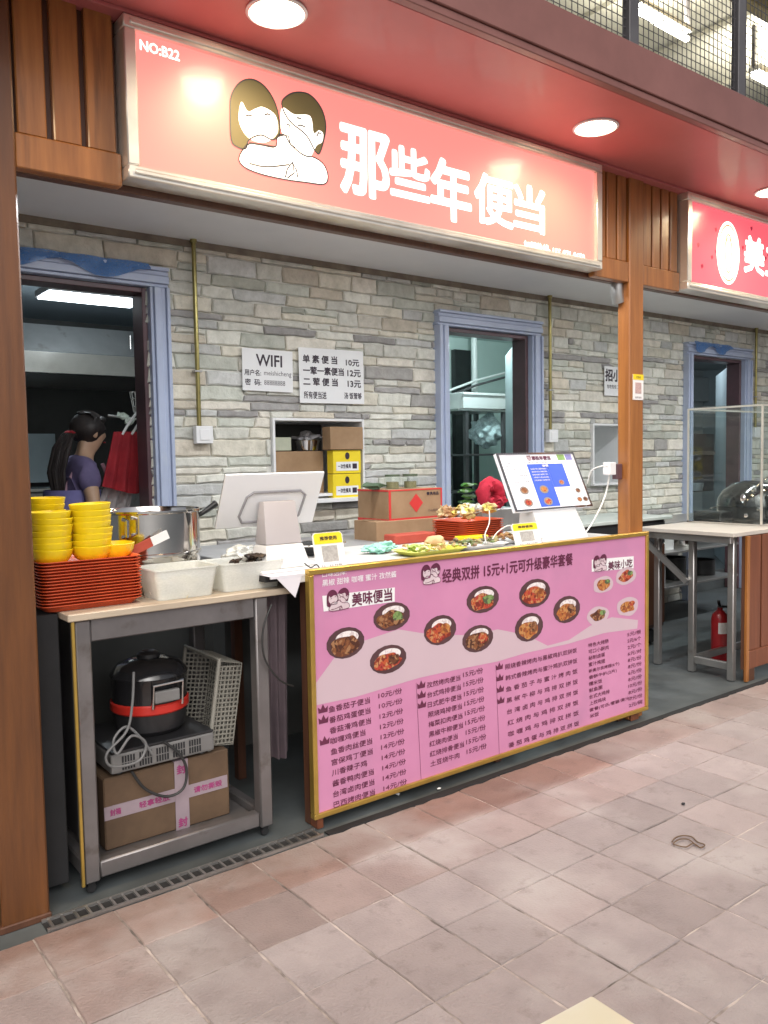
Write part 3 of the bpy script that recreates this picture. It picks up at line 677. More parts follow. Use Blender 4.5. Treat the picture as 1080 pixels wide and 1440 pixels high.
def tube_lamp(a, b, label):
    a, b = Vector(a), Vector(b); c = (a+b)/2
    t = thing('tube_lamp', label, 'light', c, 'fluorescent tubes under the hall roof')
    m_ = M(); m_.tube([a, b], .028, 10); m_.build('tube', TUBEM, t, smooth=True)
    m_ = M(); m_.bar(a+Vector((0, 0, .07)), b+Vector((0, 0, .07)), .12, .05); m_.build('housing', PLW, t)
    for q in (a, b): m_ = M(); m_.box(q.x-.02, q.x+.02, q.y-.02, q.y+.02, q.z+.09, 5.949); m_.build('hanger', GREYS, t)
    l = bpy.data.lights.new('tube_light', 'AREA'); l.shape = 'RECTANGLE'; l.size = (b-a).length; l.size_y = .3; l.energy = 80; l.color = (1, .95, .8)
    o = bpy.data.objects.new('tube_light', l); COL.objects.link(o); o.parent = t; d = b-a; o.location = (0, 0, -.04); o.rotation_euler = (0, math.pi*0, math.atan2(d.y, d.x))
    l2 = l.copy(); l2.energy = 55; o2 = bpy.data.objects.new('tube_light', l2); COL.objects.link(o2); o2.parent = t; o2.location = (0, 0, .12); o2.rotation_euler = (math.pi, 0, math.atan2(d.y, d.x))
tube_lamp(G(893, 14, 5.45), G(966, 55, 5.45), 'lit fluorescent tube seen whole through the mesh railing')
tube_lamp(G(1060, 106, 5.45), G(1120, 138, 5.45), 'lit fluorescent tube cut by the right edge of the view')

# batten lamps on the stall ceiling, tucked behind the fascia
def batten(x0, x1, y, label, pw):
    t = thing('batten_lamp', label, 'light', ((x0+x1)/2, y, 2.84), 'batten lamps on the stall ceiling behind the fascia')
    m_ = M(); m_.box(x0, x1, y-.035, y+.035, 2.80, 2.8395); m_.build('housing', PLW, t, bevel=.004)
    m_ = M(); m_.tube([(x0+.03, y, 2.782), (x1-.03, y, 2.782)], .014, 10); m_.build('tube', mat('lit batten tube', (.9, .9, .9), None, 1, .4, emit=(.93, .98, 1), estr=8), t, smooth=True)
    l = bpy.data.lights.new('batten_light', 'AREA'); l.shape = 'RECTANGLE'; l.size = x1-x0; l.size_y = .06; l.energy = pw; l.color = (.94, .98, 1)
    o = bpy.data.objects.new('batten_light', l); COL.objects.link(o); o.parent = t; o.location = (0, 0, -.075)
batten(1.3, 2.5, 3.25, 'left batten lamp hidden behind the big red sign', 27)
batten(3.0, 4.2, 3.25, 'middle batten lamp hidden behind the fascia planks', 27)
batten(5.2, 6.4, 3.25, 'right batten lamp hidden behind the second sign', 24)
batten(7.2, 8.4, 3.25, 'far right batten lamp hidden behind the second sign', 24)

# ================================================================ KITCHENS
def room(x0, x1, y1, wm, cm, flz=.2):
    m_ = M(); m_.box(x0, x1, 4.96, y1, -.003, flz); setp(m_.build('kitchen_floor', CONC), kind='structure')
    m_ = M(); m_.box(x0, x1, 4.96, y1, 2.82, 2.86); setp(m_.build('kitchen_ceiling', cm), kind='structure')
    m_ = M(); m_.box(x0-.05, x0, 4.96, y1+.05, 0, 2.86); m_.box(x1, x1+.05, 4.96, y1+.05, 0, 2.86); m_.box(x0, x1, y1, y1+.05, 0, 2.86); setp(m_.build('kitchen_wall', wm), kind='structure')
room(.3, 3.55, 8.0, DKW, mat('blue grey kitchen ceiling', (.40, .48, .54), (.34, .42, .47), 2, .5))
room(3.7, 7.6, 6.9, TEAL, TEAL)
room(7.75, 12.5, 7.6, GREYT, GREYT)
def panel_light(x0, x1, y0, y1, z, label, e, col, pw):
    t = thing('kitchen_light', label, 'light', ((x0+x1)/2, (y0+y1)/2, z))
    m_ = M(); m_.box(x0-.015, x1+.015, y0-.015, y1+.015, z+.005, z+.05); m_.build('housing', PLW, t)
    m_ = M(); m_.box(x0, x1, y0, y1, z-.006, z+.0045); m_.build('diffuser', mat('lit kitchen diffuser', (.9, .9, .9), None, 1, .4, emit=col, estr=e), t)
    l = bpy.data.lights.new('kitchen_lamp', 'POINT'); l.shadow_soft_size = .05; l.energy = pw; l.color = col
    o = bpy.data.objects.new('kitchen_lamp', l); COL.objects.link(o); o.parent = t; o.location = (0, 0, -.07)
a = P(62, 420, 6.0)
panel_light(a.x, P(193, 420, 6.0).x, 5.85, 6.15, 2.66, 'bright rectangular ceiling light inside the left kitchen', 9, (.85, .95, 1), 26)
panel_light(5.2, 5.9, 5.5, 5.7, 2.77, 'ceiling light inside the middle kitchen', 5, (.78, 1, .99), 38)
panel_light(8.6, 9.4, 5.8, 6.0, 2.77, 'ceiling light inside the right kitchen', 4, (.80, .92, 1), 30)
# left kitchen: hood, wall panel
t = thing('extractor_hood', 'long stainless extractor hood inside the left kitchen', 'hood', (1.8, 7.2, 2))
zt_, zb_ = P(120, 497, 6.6).z, P(120, 527, 6.6).z
m_ = M(); m_.box(.35, 3.3, 6.6, 6.63, zb_, zt_); m_.build('front_band', STEELP, t, bevel=.004)
m_ = M(); m_.hexa([(.35, 6.63, zb_), (3.3, 6.63, zb_), (3.3, 7.95, zb_), (.35, 7.95, zb_), (.35, 6.9, 2.60), (3.3, 6.9, 2.60), (3.3, 7.95, 2.60), (.35, 7.95, 2.60)]); m_.build('canopy', STEEL, t)
m_ = M(); m_.tube([(2.62, 6.8, 2.55), (2.62, 6.8, 2.2)], .008, 8); m_.build('hanging_rod', STEEL, t)
pz0, pz1 = P(70, 678, 7.9).z, P(70, 610, 7.9).z
t = setp(M().box(.35, 2.3, 7.90, 7.95, pz0, pz1).build('splash_panel', mat('pale bluish splash panel', (.45, .55, .60), (.36, .45, .5), 2, .3, .2)), 'pale bluish splash panel low on the left kitchen wall', 'panel')
t = thing('cooking_range', 'dark steel cooking range along the back of the left kitchen', 'range', (1.3, 7.5, .2))
m_ = M(); m_.box(.35, 3.3, 7.1, 7.88, .2, pz0-.06); m_.build('body', STEEL, t, bevel=.01)
m_ = M(); m_.box(.35, 3.3, 7.05, 7.89, pz0-.0595, pz0-.03); m_.build('worktop', STEELP, t, bevel=.004)

# hanging aprons and utensils by the jamb
rk = thing('hook_rail', 'pale upright pole with hooks just inside the left doorway', 'rack', (1.93, 5.2, .2))
xx = P(197, 600, 5.2).x
m_ = M(); m_.tube([(xx, 5.2, .2), (xx, 5.2, P(190, 530, 5.2).z)], .018, 10); m_.build('pole', PLW, rk, smooth=True)
m_ = M(); m_.tube([(xx, 5.2, P(190, 590, 5.2).z), (xx-.22, 5.16, P(165, 585, 5.2).z)], .007, 8); m_.build('hook_arm', STEEL, rk, smooth=True)
REDC = mat('dark red apron cloth', (.42, .02, .03), (.26, .01, .02), 6, .8, bump=.3)
WHC = mat('grey white cloth', (.45, .42, .42), (.34, .31, .32), 6, .8, bump=.3)
def drape(pts_top, pts_bot, rows=10, waves=5, amp=.014, seed=0):
    """a hanging cloth between a top edge and a bottom edge, with folds and thickness"""
    m_ = M(); N = 26; vs = []
    for side in (0, 1):
        for r_ in range(rows+1):
            v = r_/rows
            for k in range(N+1):
                u = k/N; a = Vector(pts_top[0]).lerp(Vector(pts_top[1]), u); b = Vector(pts_bot[0]).lerp(Vector(pts_bot[1]), u); p = a.lerp(b, v)
                p.y += amp*(.4+v)*math.sin(u*waves*math.tau+seed+v*1.3)+side*.004; p.z += .012*math.sin(u*5+seed)*v-.035*math.sin(u*math.pi)*v*v
                vs.append(p)
    W_ = N+1; T = (rows+1)*W_; fs = []
    for r_ in range(rows):
        for k in range(N):
            i_ = r_*W_+k; fs.append((i_, i_+W_, i_+W_+1, i_+1)); fs.append((T+i_, T+i_+1, T+i_+W_+1, T+i_+W_))
    for k in range(N): fs.append((k, k+1, T+k+1, T+k)); j_ = rows*W_+k; fs.append((j_, T+j_, T+j_+1, j_+1))
    for r_ in range(rows): a = r_*W_; fs.append((a, T+a, T+a+W_, a+W_)); a = r_*W_+N; fs.append((a, a+W_, T+a+W_, T+a))
    return m_.add(vs, fs)
yq = 5.12
t = thing('apron', 'dark red apron hanging by white straps inside the left doorway', 'apron', P(175, 680, yq))
drape([P(160, 607, yq), P(203, 607, yq)], [P(145, 684, yq), P(206, 688, yq)], waves=3.5).build('apron_cloth', REDC, t, smooth=True)
for pts in ([P(172, 611, yq), P(180, 597, yq), P(196, 575, yq)], [P(185, 611, yq), P(192, 600, yq), P(199, 588, yq)]):
    m_ = M(); m_.tube(pts, .008, 6); m_.build('strap', PLW, t, smooth=True)
yq = 5.2
drape([P(150, 676, yq), P(190, 676, yq)], [P(135, 722, yq), P(180, 730, yq)], waves=3, seed=2).build('x', WHC).name = 'hanging_cloth'
setp(bpy.data.objects['hanging_cloth'], 'grey white cloth hanging below the red apron', 'cloth')
t = thing('wire_basket', 'small wire strainer basket hung above the red apron', 'strainer', P(190, 560, 5.15))
c_ = P(190, 551, 5.15); m_ = M()
for rr_, dz in ((.036, 0), (.030, -.04), (.022, -.09), (.014, -.13)):
    m_.tube([(c_.x+rr_*math.cos(a_*math.tau/14), c_.y+rr_*math.sin(a_*math.tau/14), c_.z+dz) for a_ in range(15)], .0022, 5)
m_.build('rings', STEELP, t)
m_ = M()
for k in range(10): a_ = k*math.tau/10; m_.tube([(c_.x+.036*math.cos(a_), c_.y+.036*math.sin(a_), c_.z), (c_.x+.014*math.cos(a_), c_.y+.014*math.sin(a_), c_.z-.13)], .0018, 5)
m_.build('wires', STEELP, t)
m_ = M(); m_.blob(P(172, 585, 5.15), (.035, .02, .02), 3, .5, 2.5); m_.blob(P(182, 592, 5.15), (.03, .02, .025), 4, .5, 2.5)
setp(m_.build('crumpled_bag', filmmat('pale crinkled film', (.7, .8, .72), .7), smooth=True), 'pale green crumpled bag hung above the red apron', 'bag')

# person -----------------------------------------------------------------
SKIN = mat('skin', (.50, .33, .22), (.46, .29, .19), 8, .5)
HAIR = mat('black brown hair', (.016, .012, .012), (.030, .022, .020), 40, .55, stretch=(1, 1, .15), bump=.3)
SHIRT = mat('purple grey work shirt', (.16, .13, .26), (.11, .09, .19), 7, .8, bump=.3)
APRN = mat('blue violet apron cloth', (.20, .19, .42), (.14, .13, .32), 7, .8, bump=.3)
PY = 5.35
def skin(name, verts, edges, radii, m, parent, root=0, sub=2):
    me = bpy.data.meshes.new(name); me.from_pydata([tuple(v) for v in verts], edges, []); o = bpy.data.objects.new(name, me); COL.objects.link(o)
    md = o.modifiers.new('s', 'SKIN'); md.use_smooth_shade = True
    for i, r_ in enumerate(radii):
        sv = me.skin_vertices[0].data[i]; sv.radius = (r_, r_) if not isinstance(r_, tuple) else r_; sv.use_root = (i == root)
    s_ = o.modifiers.new('b', 'SUBSURF'); s_.levels = sub; s_.render_levels = sub
    bpy.context.view_layer.update()
    nm = bpy.data.meshes.new_from_object(o.evaluated_get(bpy.context.evaluated_depsgraph_get())); bpy.data.objects.remove(o)
    nm.materials.clear(); nm.materials.append(m); nm.polygons.foreach_set('use_smooth', [True]*len(nm.polygons)); nm.name = name
    p = bpy.data.objects.new(name, nm); COL.objects.link(p); p.parent = parent; return p
hp = P(127, 608, PY); hx, hz = hp.x, hp.z          # head centre
FZ = .2
per = thing('person', 'person with a long dark ponytail and violet apron working in the left kitchen', 'person', (hx-.04, PY, FZ))
def pv(x, y, z): return (x+hx-(hx-.04), y, z+hz-FZ)  # offset from head centre, in the person's frame
tot = hz-FZ
pel = -(tot-.93)
V = [pv(-.13, 0, pel), pv(-.13, 0, pel+.15), pv(-.125, 0, -.42), pv(-.10, 0, -.24), pv(-.045, 0, -.14), pv(0, 0, -.03), pv(.015, 0, .06),       # 0-6 spine to crown
     pv(-.08, -.16, -.25), pv(-.07, -.24, -.48), pv(.13, -.20, -.56),                                                         # 7-9 near arm
     pv(-.08, .16, -.25), pv(-.05, .21, -.48), pv(.17, .14, -.58),                                                            # 10-12 far arm
     pv(-.12, -.09, pel-.06), pv(-.06, -.10, -(tot-.50)), pv(-.07, -.10, -(tot-.09)), pv(.05, -.11, -(tot-.035)),             # 13-16 leg
     pv(-.12, .09, pel-.06), pv(-.08, .10, -(tot-.50)), pv(-.09, .10, -(tot-.09)), pv(.03, .11, -(tot-.035))]                  # 17-20 leg
E_ = [(0, 1), (1, 2), (2, 3), (3, 4), (4, 5), (5, 6), (3, 7), (7, 8), (8, 9), (3, 10), (10, 11), (11, 12), (0, 13), (13, 14), (14, 15), (15, 16), (0, 17), (17, 18), (18, 19), (19, 20)]
R_ = [.14, .125, .135, .11, .05, .085, .07, .058, .042, .03, .058, .042, .03, .085, .06, .042, .035, .085, .06, .042, .035]
for (wi, yy) in ((9, -.20), (12, .14)):       # palm and fingers
    b0 = Vector(V[wi]); n0 = len(V); V.append(tuple(b0+Vector((.06, 0, -.015)))); E_.append((wi, n0)); R_.append((.026, .014))
    for k, (dy, ln) in enumerate(((-.026, .06), (-.009, .07), (.009, .066), (.026, .052))):
        V.append(tuple(b0+Vector((.085, dy, -.02)))); V.append(tuple(b0+Vector((.085+ln*.6, dy, -.035)))); V.append(tuple(b0+Vector((.085+ln*.85, dy, -.06)))); m0 = len(V)-3
        E_ += [(n0, m0), (m0, m0+1), (m0+1, m0+2)]; R_ += [.009, .0085, .007]
    V.append(tuple(b0+Vector((.05, -.035, -.03)))); V.append(tuple(b0+Vector((.085, -.045, -.05)))); m0 = len(V)-2; E_ += [(n0, m0), (m0, m0+1)]; R_ += [.011, .008]
# nose and chin
V += [pv(.075, 0, -.015), pv(.098, 0, -.03), pv(.055, 0, -.085)]; n0 = len(V)-3; E_ += [(5, n0), (n0, n0+1), (5, n0+2)]; R_ += [.035, .010, .03]
skin('body', V, E_, R_, SKIN, per)
def pb(m_, nm, ma, sm=True, par=None): return m_.build(nm, ma, par or per, smooth=sm, local=True)
for sgn in (-1, 1):
    m_ = M(); m_.blob(pv(.082, sgn*.035, .012), (.008, .013, .008), 1, 0); pb(m_, 'eye', BLACK)
    m_ = M(); m_.blob(pv(.0, sgn*.088, -.01), (.018, .008, .03), 2, .1); pb(m_, 'ear', SKIN)
m_ = M(); m_.blob(pv(.088, 0, -.065), (.006, .02, .005), 1, 0); pb(m_, 'mouth', REDC)
m_ = M(); m_.blob(pv(-.02, 0, .025), (.108, .102, .108), 5, .07, 1.5, 3); m_.blob(pv(.05, 0, .075), (.05, .075, .035), 6, .1)
m_.blob(pv(-.09, 0, .0), (.05, .05, .05), 6, .1)
rr = random.Random(4)
for k in range(150):                          # pony tail strands
    a_, q_ = rr.uniform(0, math.tau), rr.uniform(.2, 1)**.5; o1 = Vector((math.cos(a_)*q_, math.sin(a_)*q_, 0)); ln = rr.uniform(.75, 1.08)
    pth = [pv(-.10, -.01, .01), pv(-.15, -.02, -.03), pv(-.20, -.04, -.12), pv(-.235, -.05, -.25), pv(-.23, -.06, -.36), pv(-.20, -.07, -.43)]
    wd_ = [.02, .035, .048, .05, .042, .03]
    m_.tube([Vector(p_)*1+Vector((o1.x*w_, o1.y*w_, rr.uniform(-.01, .01)-(ln-1)*i_*.03+.0)) for i_, (p_, w_) in enumerate(zip(pth, wd_))], [.006, .007, .007, .006, .004, .001], 5)
for k in range(120):                          # combed strands over the head
    a_ = rr.uniform(-1.5, 1.5); ph = rr.uniform(.15, 1.5)
    def hp_(t_):
        th_ = ph*(1-t_)+t_*2.1; return pv(-.02+.112*math.cos(th_)*math.cos(a_*(1-t_*.6)), .105*math.sin(a_*(1-t_*.7))*(.9), .025+.112*math.sin(th_)*math.cos(a_*(1-t_*.6)*.6))
    m_.tube([hp_(t_) for t_ in (0, .25, .5, .75, 1)], [.002, .005, .005, .005, .003], 4)
pb(m_, 'hair', HAIR)
m_ = M(); m_.lathe([(.03, 0), (.044, .012), (.03, .024)], pv(-.125, -.01, -.015), 12); pb(m_, 'hair_band', REDC)
Vs = V[:9]+[V[10], V[11]]; 
sv_ = [V[0], V[1], V[2], V[3], tuple(Vector(V[3]).lerp(Vector(V[4]), .80)), V[7], tuple(Vector(V[7]).lerp(Vector(V[8]), .6)), V[10], tuple(Vector(V[10]).lerp(Vector(V[11]), .6))]
skin('shirt', sv_, [(0, 1), (1, 2), (2, 3), (3, 4), (3, 5), (5, 6), (3, 7), (7, 8)], [.152, .142, .158, .145, .072, .088, .074, .088, .074], SHIRT, per)
tr = [V[0], V[13], V[14], V[15], V[17], V[18], V[19]]
skin('trousers', tr, [(0, 1), (1, 2), (2, 3), (0, 4), (4, 5), (5, 6)], [.156, .105, .075, .06, .105, .075, .06], mat('dark trousers', (.03, .03, .04), None, 6, .8), per)
for sgn, (a_, b_) in ((-1, (15, 16)), (1, (19, 20))):
    m_ = M(); c_ = (Vector(V[a_])+Vector(V[b_]))/2; m_.blob((c_.x+.01, c_.y, .045), (.125, .05, .045), 1, .05); pb(m_, 'shoe', BLACK)
m_ = M(); N = 16; vs = []                     # apron wrapped round the trunk
for r_ in range(9):
    v = r_/8; z = -.36-(.62)*v; rad = .172+.03*v
    for k in range(N): a_ = k*math.tau/N; vs.append(pv(-.13+rad*math.cos(a_)*(1+.03*math.sin(k*2.3)), rad*1.02*math.sin(a_), z))
m_.add(vs, [(r_*N+k, r_*N+(k+1) % N, (r_+1)*N+(k+1) % N, (r_+1)*N+k) for r_ in range(8) for k in range(N)]); pb(m_, 'apron', APRN)
m_ = M(); m_.tube([pv(-.13, -.1, -.22), pv(-.18, -.09, -.32), pv(-.20, -.08, -.40)], .012, 8); m_.tube([pv(.03, -.11, -.2), pv(.08, -.10, -.32)], .012, 8); pb(m_, 'apron_strap', mat('pink strap', (.5, .3, .38), None, 5, .7))

# middle kitchen contents
yq = 6.6
m_ = M(); a, b = P(640, 500, 6.82), P(662, 500, 6.82); m_.box(a.x, b.x, 6.82, 6.88, .2, P(650, 492, 6.82).z)
setp(m_.build('dark_doorway_curtain', BLACK), 'tall dark curtain strip at the back of the middle kitchen', 'curtain')
m_ = M(); c_ = P(667, 500, 6.6); m_.tube([(c_.x, 6.6, 2.81), (c_.x, 6.6, 1.3)], .033, 16)
setp(m_.build('drain_pipe', PLW, smooth=True), 'fat pale vertical pipe inside the middle kitchen', 'pipe')
for k, dz in enumerate((0, .07)):
    m_ = M(); a, b = P(624, 552+k*8, 6.4), P(712, 524+k*6, 6.4); m_.tube([a, (a+b)/2+Vector((0, 0, .02)), b], .012, 10)
    setp(m_.build('slanting_pipe', PLW if not k else GREYS, smooth=True), ['pale', 'dark'][k]+' thin slanting pipe crossing the middle doorway', 'pipe')
t = thing('storage_rack', 'dark metal storage rack inside the middle doorway', 'rack', P(680, 700, 6.0))
yq = 6.0
for px in (655, 708):
    for yy in (6.0, 6.4): x_ = P(px, 600, 6.0).x; m_ = M(); m_.box(x_-.02, x_+.02, yy-.02, yy+.02, .2, P(px, 575, 6.0).z); m_.build('leg', GREYS, t)
xa, xb = P(650, 600, 6.0).x, P(712, 600, 6.0).x
for py in (576, 638, 690, 735):
    z_ = P(680, py, 6.0).z; m_ = M(); m_.box(xa-.08 if py == 576 else xa, xb, 5.97, 6.43, z_-.02, z_); m_.build('shelf', GREYS if py > 580 else STEEL, t, bevel=.002)
t = setp(None or M().box(0, .1, 0, .1, 0, .1).build('serving_tray', PLW), 'pale plastic crate on top of the storage rack in the middle doorway', 'crate')
z0_, z1_ = P(680, 575, 6.0).z, P(680, 553, 6.0).z; bpy.data.objects.remove(t)
t = thing('plastic_crate', 'pale plastic crate on top of the storage rack in the middle doorway', 'crate', (xa, 6.2, z0_))
m_ = M(); xc0, xc1 = xa, xb+.02; m_.box(xc0, xc1, 5.98, 6.0, z0_, z1_); m_.box(xc0, xc1, 6.38, 6.4, z0_, z1_); m_.box(xc0, xc0+.02, 6.0001, 6.3799, z0_, z1_); m_.box(xc1-.02, xc1, 6.0001, 6.3799, z0_, z1_); m_.box(xc0+.02, xc1-.02, 6.0001, 6.3799, z0_, z0_+.02)
m_.build('walls', PLW, t, bevel=.004); m_ = M(); m_.box(xc0-.01, xc1+.01, 5.965, 5.9799, z1_-.025, z1_); m_.build('rim', PLW, t, bevel=.003)
m_ = M(); c_ = P(684, 608, 6.15)
m_.blob((c_.x, 6.15, c_.z), (.19, .13, .15), 3, .16, 3.2, 5); m_.blob((c_.x+.02, 6.12, c_.z+.15), (.05, .04, .05), 5, .3, 3, 4)
setp(m_.build('plastic_bag', filmmat('cyan white bag film', (.72, .88, .92), .85), smooth=True), 'stuffed bluish white plastic bag on the storage rack shelf', 'bag')
m_ = M(); rr = random.Random(3)
c_ = P(657, 700, 5.9)
t = thing('vegetable_packets', 'stack of green leafy vegetable packets inside the middle doorway', 'vegetables', (c_.x, 5.9, 1.0))
for k in range(6):
    mm = M(); cc = P(656+(k % 2)*3, 722-k*8, 5.6); mm.blob(cc, (.085, .06, .022), k, .25, 2, 2); mm.build('packet', foodmat('green leaf packet', [(.18, .38, .06), (.30, .50, .12), (.08, .2, .04), (.5, .6, .4)], 30), t, smooth=True)
m_ = M(); m_.box(xa-.25, xb+.1, 5.45, 5.9, .2, P(656, 727, 5.6).z-.01)
setp(m_.build('low_cabinet', GREYS, bevel=.01), 'dark low cabinet just inside the middle doorway', 'cabinet')
# right kitchen contents
t = thing('kitchen_equipment', 'dark grey steamer with a white bowl inside the right doorway', 'steamer', P(985, 650, 6.2))
a, b = P(968, 600, 6.2), P(1004, 690, 6.2)
m_ = M(); m_.box(a.x, b.x, 6.2, 6.7, b.z, P(985, 610, 6.2).z); m_.build('body', GREYS, t, bevel=.01)
m_ = M(); m_.box(a.x, b.x+.05, 6.15, 6.7, P(985, 640, 6.2).z, P(985, 634, 6.2).z); m_.build('steel_shelf', STEELP, t, bevel=.003)
m_ = M(); c_ = P(978, 690, 6.1); m_.lathe([(.07, 0), (.085, .1), (.08, .1), (.065, .01), (.001, .01)], (c_.x, 6.08, c_.z), 24); m_.build('white_bowl', PLW, t, smooth=True)
a, b = P(967, 577, 6.8), P(1004, 568, 6.8)
t = setp(M().box(a.x, b.x+.1, 6.8, 6.84, a.z-.03, a.z+.05).build('wall_shelf', PLW, bevel=.003), 'white wall shelf inside the right doorway', 'shelf')
m_ = M(); a, b = P(972, 470, 7.5), P(998, 565, 7.5); m_.box(a.x-.2, b.x+.3, 7.5, 7.56, b.z, 2.7)
setp(m_.build('wall_cabinet', GREYT, bevel=.01), 'pale blue grey wall cabinet inside the right doorway', 'cabinet')

# ================================================================ STALL FURNITURE
def slope(px, py=700): d = ray(px, py); return d.x/d.y
def fitbox(pl, pc, pr, yt, yb, Y, maxd=9):
    """an upright box from its three visible vertical edges: x0,x1,y0,y1,z0,z1"""
    a, b = P(pc, yb, Y), P(pr, yb, Y); Yb = min(a.x/slope(pl), Y+maxd); return [a.x, b.x, Y, Yb, a.z, P(pc, yt, Y).z]
def part(mb, nm, ma, t, **k): return mb.build(nm, ma, t, **k)
CT = 1.045                       # counter top height
WOODC = mat('pale table laminate', (.50, .42, .32), (.40, .33, .25), 5, .5, stretch=(1, 6, 6))
# --- left steel table
t = thing('steel_table', 'open steel framed table with a pale top holding trays and bowls', 'table', (1.24, 3.1, 0))
part(M().box(.842, 1.735, 2.835, 3.50, .965, .99), 'tabletop', WOODC, t, bevel=.003)
for (x, y) in ((.893, 2.875), (1.585, 2.875), (.893, 3.45), (1.585, 3.45)):
    part(M().box(x-.028, x+.028, y-.028, y+.028, .04, .9649), 'leg', STEELD, t, bevel=.006, smooth=True)
    m_ = M(); m_.lathe([(.001, -.010), (.016, -.010), (.019, 0), (.016, .010), (.001, .010)], (x, y, .016), 16, axis='y'); m_.box(x-.012, x+.012, y-.014, y+.014, .028, .0399); part(m_, 'caster', BLACK, t, smooth=True)
part(M().box(.9215, 1.5565, 2.855, 2.895, .885, .9645), 'apron_rail', STEELD, t, bevel=.004)
part(M().box(.9215, 1.5565, 2.855, 2.895, .045, .105), 'bottom_rail', STEELD, t, bevel=.006, smooth=True)
part(M().box(.9215, 1.5565, 3.43, 3.47, .045, .105), 'bottom_rail', STEELD, t, bevel=.006)
for x in (.893, 1.585): part(M().box(x-.02, x+.02, 2.9035, 3.4215, .045, .105), 'side_rail', STEELD, t, bevel=.006)
part(M().box(.853, .864, 2.838, 2.85, .04, .9645), 'edge_trim', GOLD, t, bevel=.002)
part(M().box(.915, 1.56, 2.90, 3.42, .06, .075), 'lower_shelf', STEELD, t)
t = thing('side_cabinet', 'dark narrow cabinet between the left post and the steel table', 'cabinet', (.79, 3.1, 0))
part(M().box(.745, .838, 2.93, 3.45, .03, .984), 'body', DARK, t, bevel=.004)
part(M().box(.742, .755, 2.90, 2.9299, .93, .97), 'hinge', STEELP, t, bevel=.002)
# dark back partition of the table bay
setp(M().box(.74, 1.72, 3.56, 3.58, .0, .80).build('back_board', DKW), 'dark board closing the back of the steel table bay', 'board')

# --- orange trays
def rrect(w_, d_, r_, n=4):
    pts = []
    for (cx_, cy_, a0) in ((w_/2-r_, d_/2-r_, 0), (-w_/2+r_, d_/2-r_, 90), (-w_/2+r_, -d_/2+r_, 180), (w_/2-r_, -d_/2+r_, 270)):
        for k in range(n+1): a_ = math.radians(a0+90*k/n); pts.append((cx_+r_*math.cos(a_), cy_+r_*math.sin(a_)))
    return pts
def rings(mb, secs, m=0, capb=True):
    """secs: list of (w, d, r, z)"""
    n = 20; vs = []
    for (w_, d_, r_, z_) in secs: vs += [(x, y, z_) for x, y in rrect(w_, d_, r_)]
    fs = [(i*n+k, i*n+(k+1) % n, (i+1)*n+(k+1) % n, (i+1)*n+k) for i in range(len(secs)-1) for k in range(n)]
    if capb: fs.append(tuple(range(n-1, -1, -1))); fs.append(tuple((len(secs)-1)*n+k for k in range(n)))
    return mb.add(vs, fs, m)
def ordinal(n): return ['topmost', 'second', 'third', 'fourth', 'fifth', 'sixth', 'seventh', 'eighth', 'ninth', 'tenth', 'eleventh', 'twelfth', 'thirteenth', 'fourteenth', 'fifteenth', 'sixteenth', 'seventeenth'][n]
def tray_stack(cx_, cy_, z_, w_, d_, n, pitch, where, grp):
    mb = M(); rings(mb, [(w_-.05, d_-.05, .03, 0), (w_-.02, d_-.02, .03, .018), (w_, d_, .035, .0205), (w_, d_, .035, .0235), (w_-.024, d_-.024, .03, .0215), (w_-.054, d_-.054, .03, .003)])
    first = None
    for k in range(n):
        r_ = ordinal(n-1-k)
        lab = f'{"topmost" if k == n-1 else "lowest" if k == 0 else r_+" from the top"} orange red plastic tray {where}'
        p = (cx_+random.uniform(-.003, .003), cy_+random.uniform(-.003, .003), z_+k*pitch)
        if first is None: first = mb.build('tray', ORG, local=True, smooth=True); first.location = p; setp(first, lab, 'tray', grp)
        else: copy_tree(first, p, lab, (0, 0, random.uniform(-.008, .008)))
tray_stack(.957, 3.05, .991, .358, .30, 15, .0108, 'in the stack under the yellow bowls', 'orange trays under the yellow bowls')
# --- yellow bowls
def bowl_mesh(r_=.072, h=.058):
    return M().lathe([(.001, 0), (r_*.50, 0), (r_*.52, .004), (r_*.78, h*.28), (r_*.93, h*.6), (r_, h), (r_*.97, h+.0012), (r_*.90, h*.6), (r_*.74, h*.32), (r_*.5, .008), (.001, .008)], n=28)
bfirst = [None]
def bowl_stack(cx_, cy_, z_, n, pitch, where, r_=.072):
    for k in range(n):
        lab = f'{"topmost" if k == n-1 else "lowest" if k == 0 else ordinal(n-1-k)+" from the top"} yellow bowl {where}' if n > 1 else where
        p = (cx_+random.uniform(-.003, .003)+k*.0004, cy_, z_+k*pitch); tl = (random.uniform(-.03, .03), random.uniform(-.04, .04), 0)
        if bfirst[0] is None: o = bowl_mesh().build('bowl', YEL, local=True, smooth=True); bfirst[0] = o; o.location = p; o.rotation_euler = tl; setp(o, lab, 'bowl', 'yellow bowls on the orange trays')
        else: o = copy_tree(bfirst[0], p, lab, tl); o['label'] = lab
zt_ = .991+14*.0108+.004
bowl_stack(.985, 3.00, zt_, 8, .0215, 'in the front stack nearest the steel pot')
bowl_stack(.838, 2.985, zt_, 7, .0215, 'in the stack beside the left wooden post')
bowl_stack(.862, 3.14, zt_, 9, .0215, 'in the rear stack behind the other two')
bowl_stack(1.077, 3.02, zt_, 1, 0, 'single yellow bowl standing alone beside the steel pot')
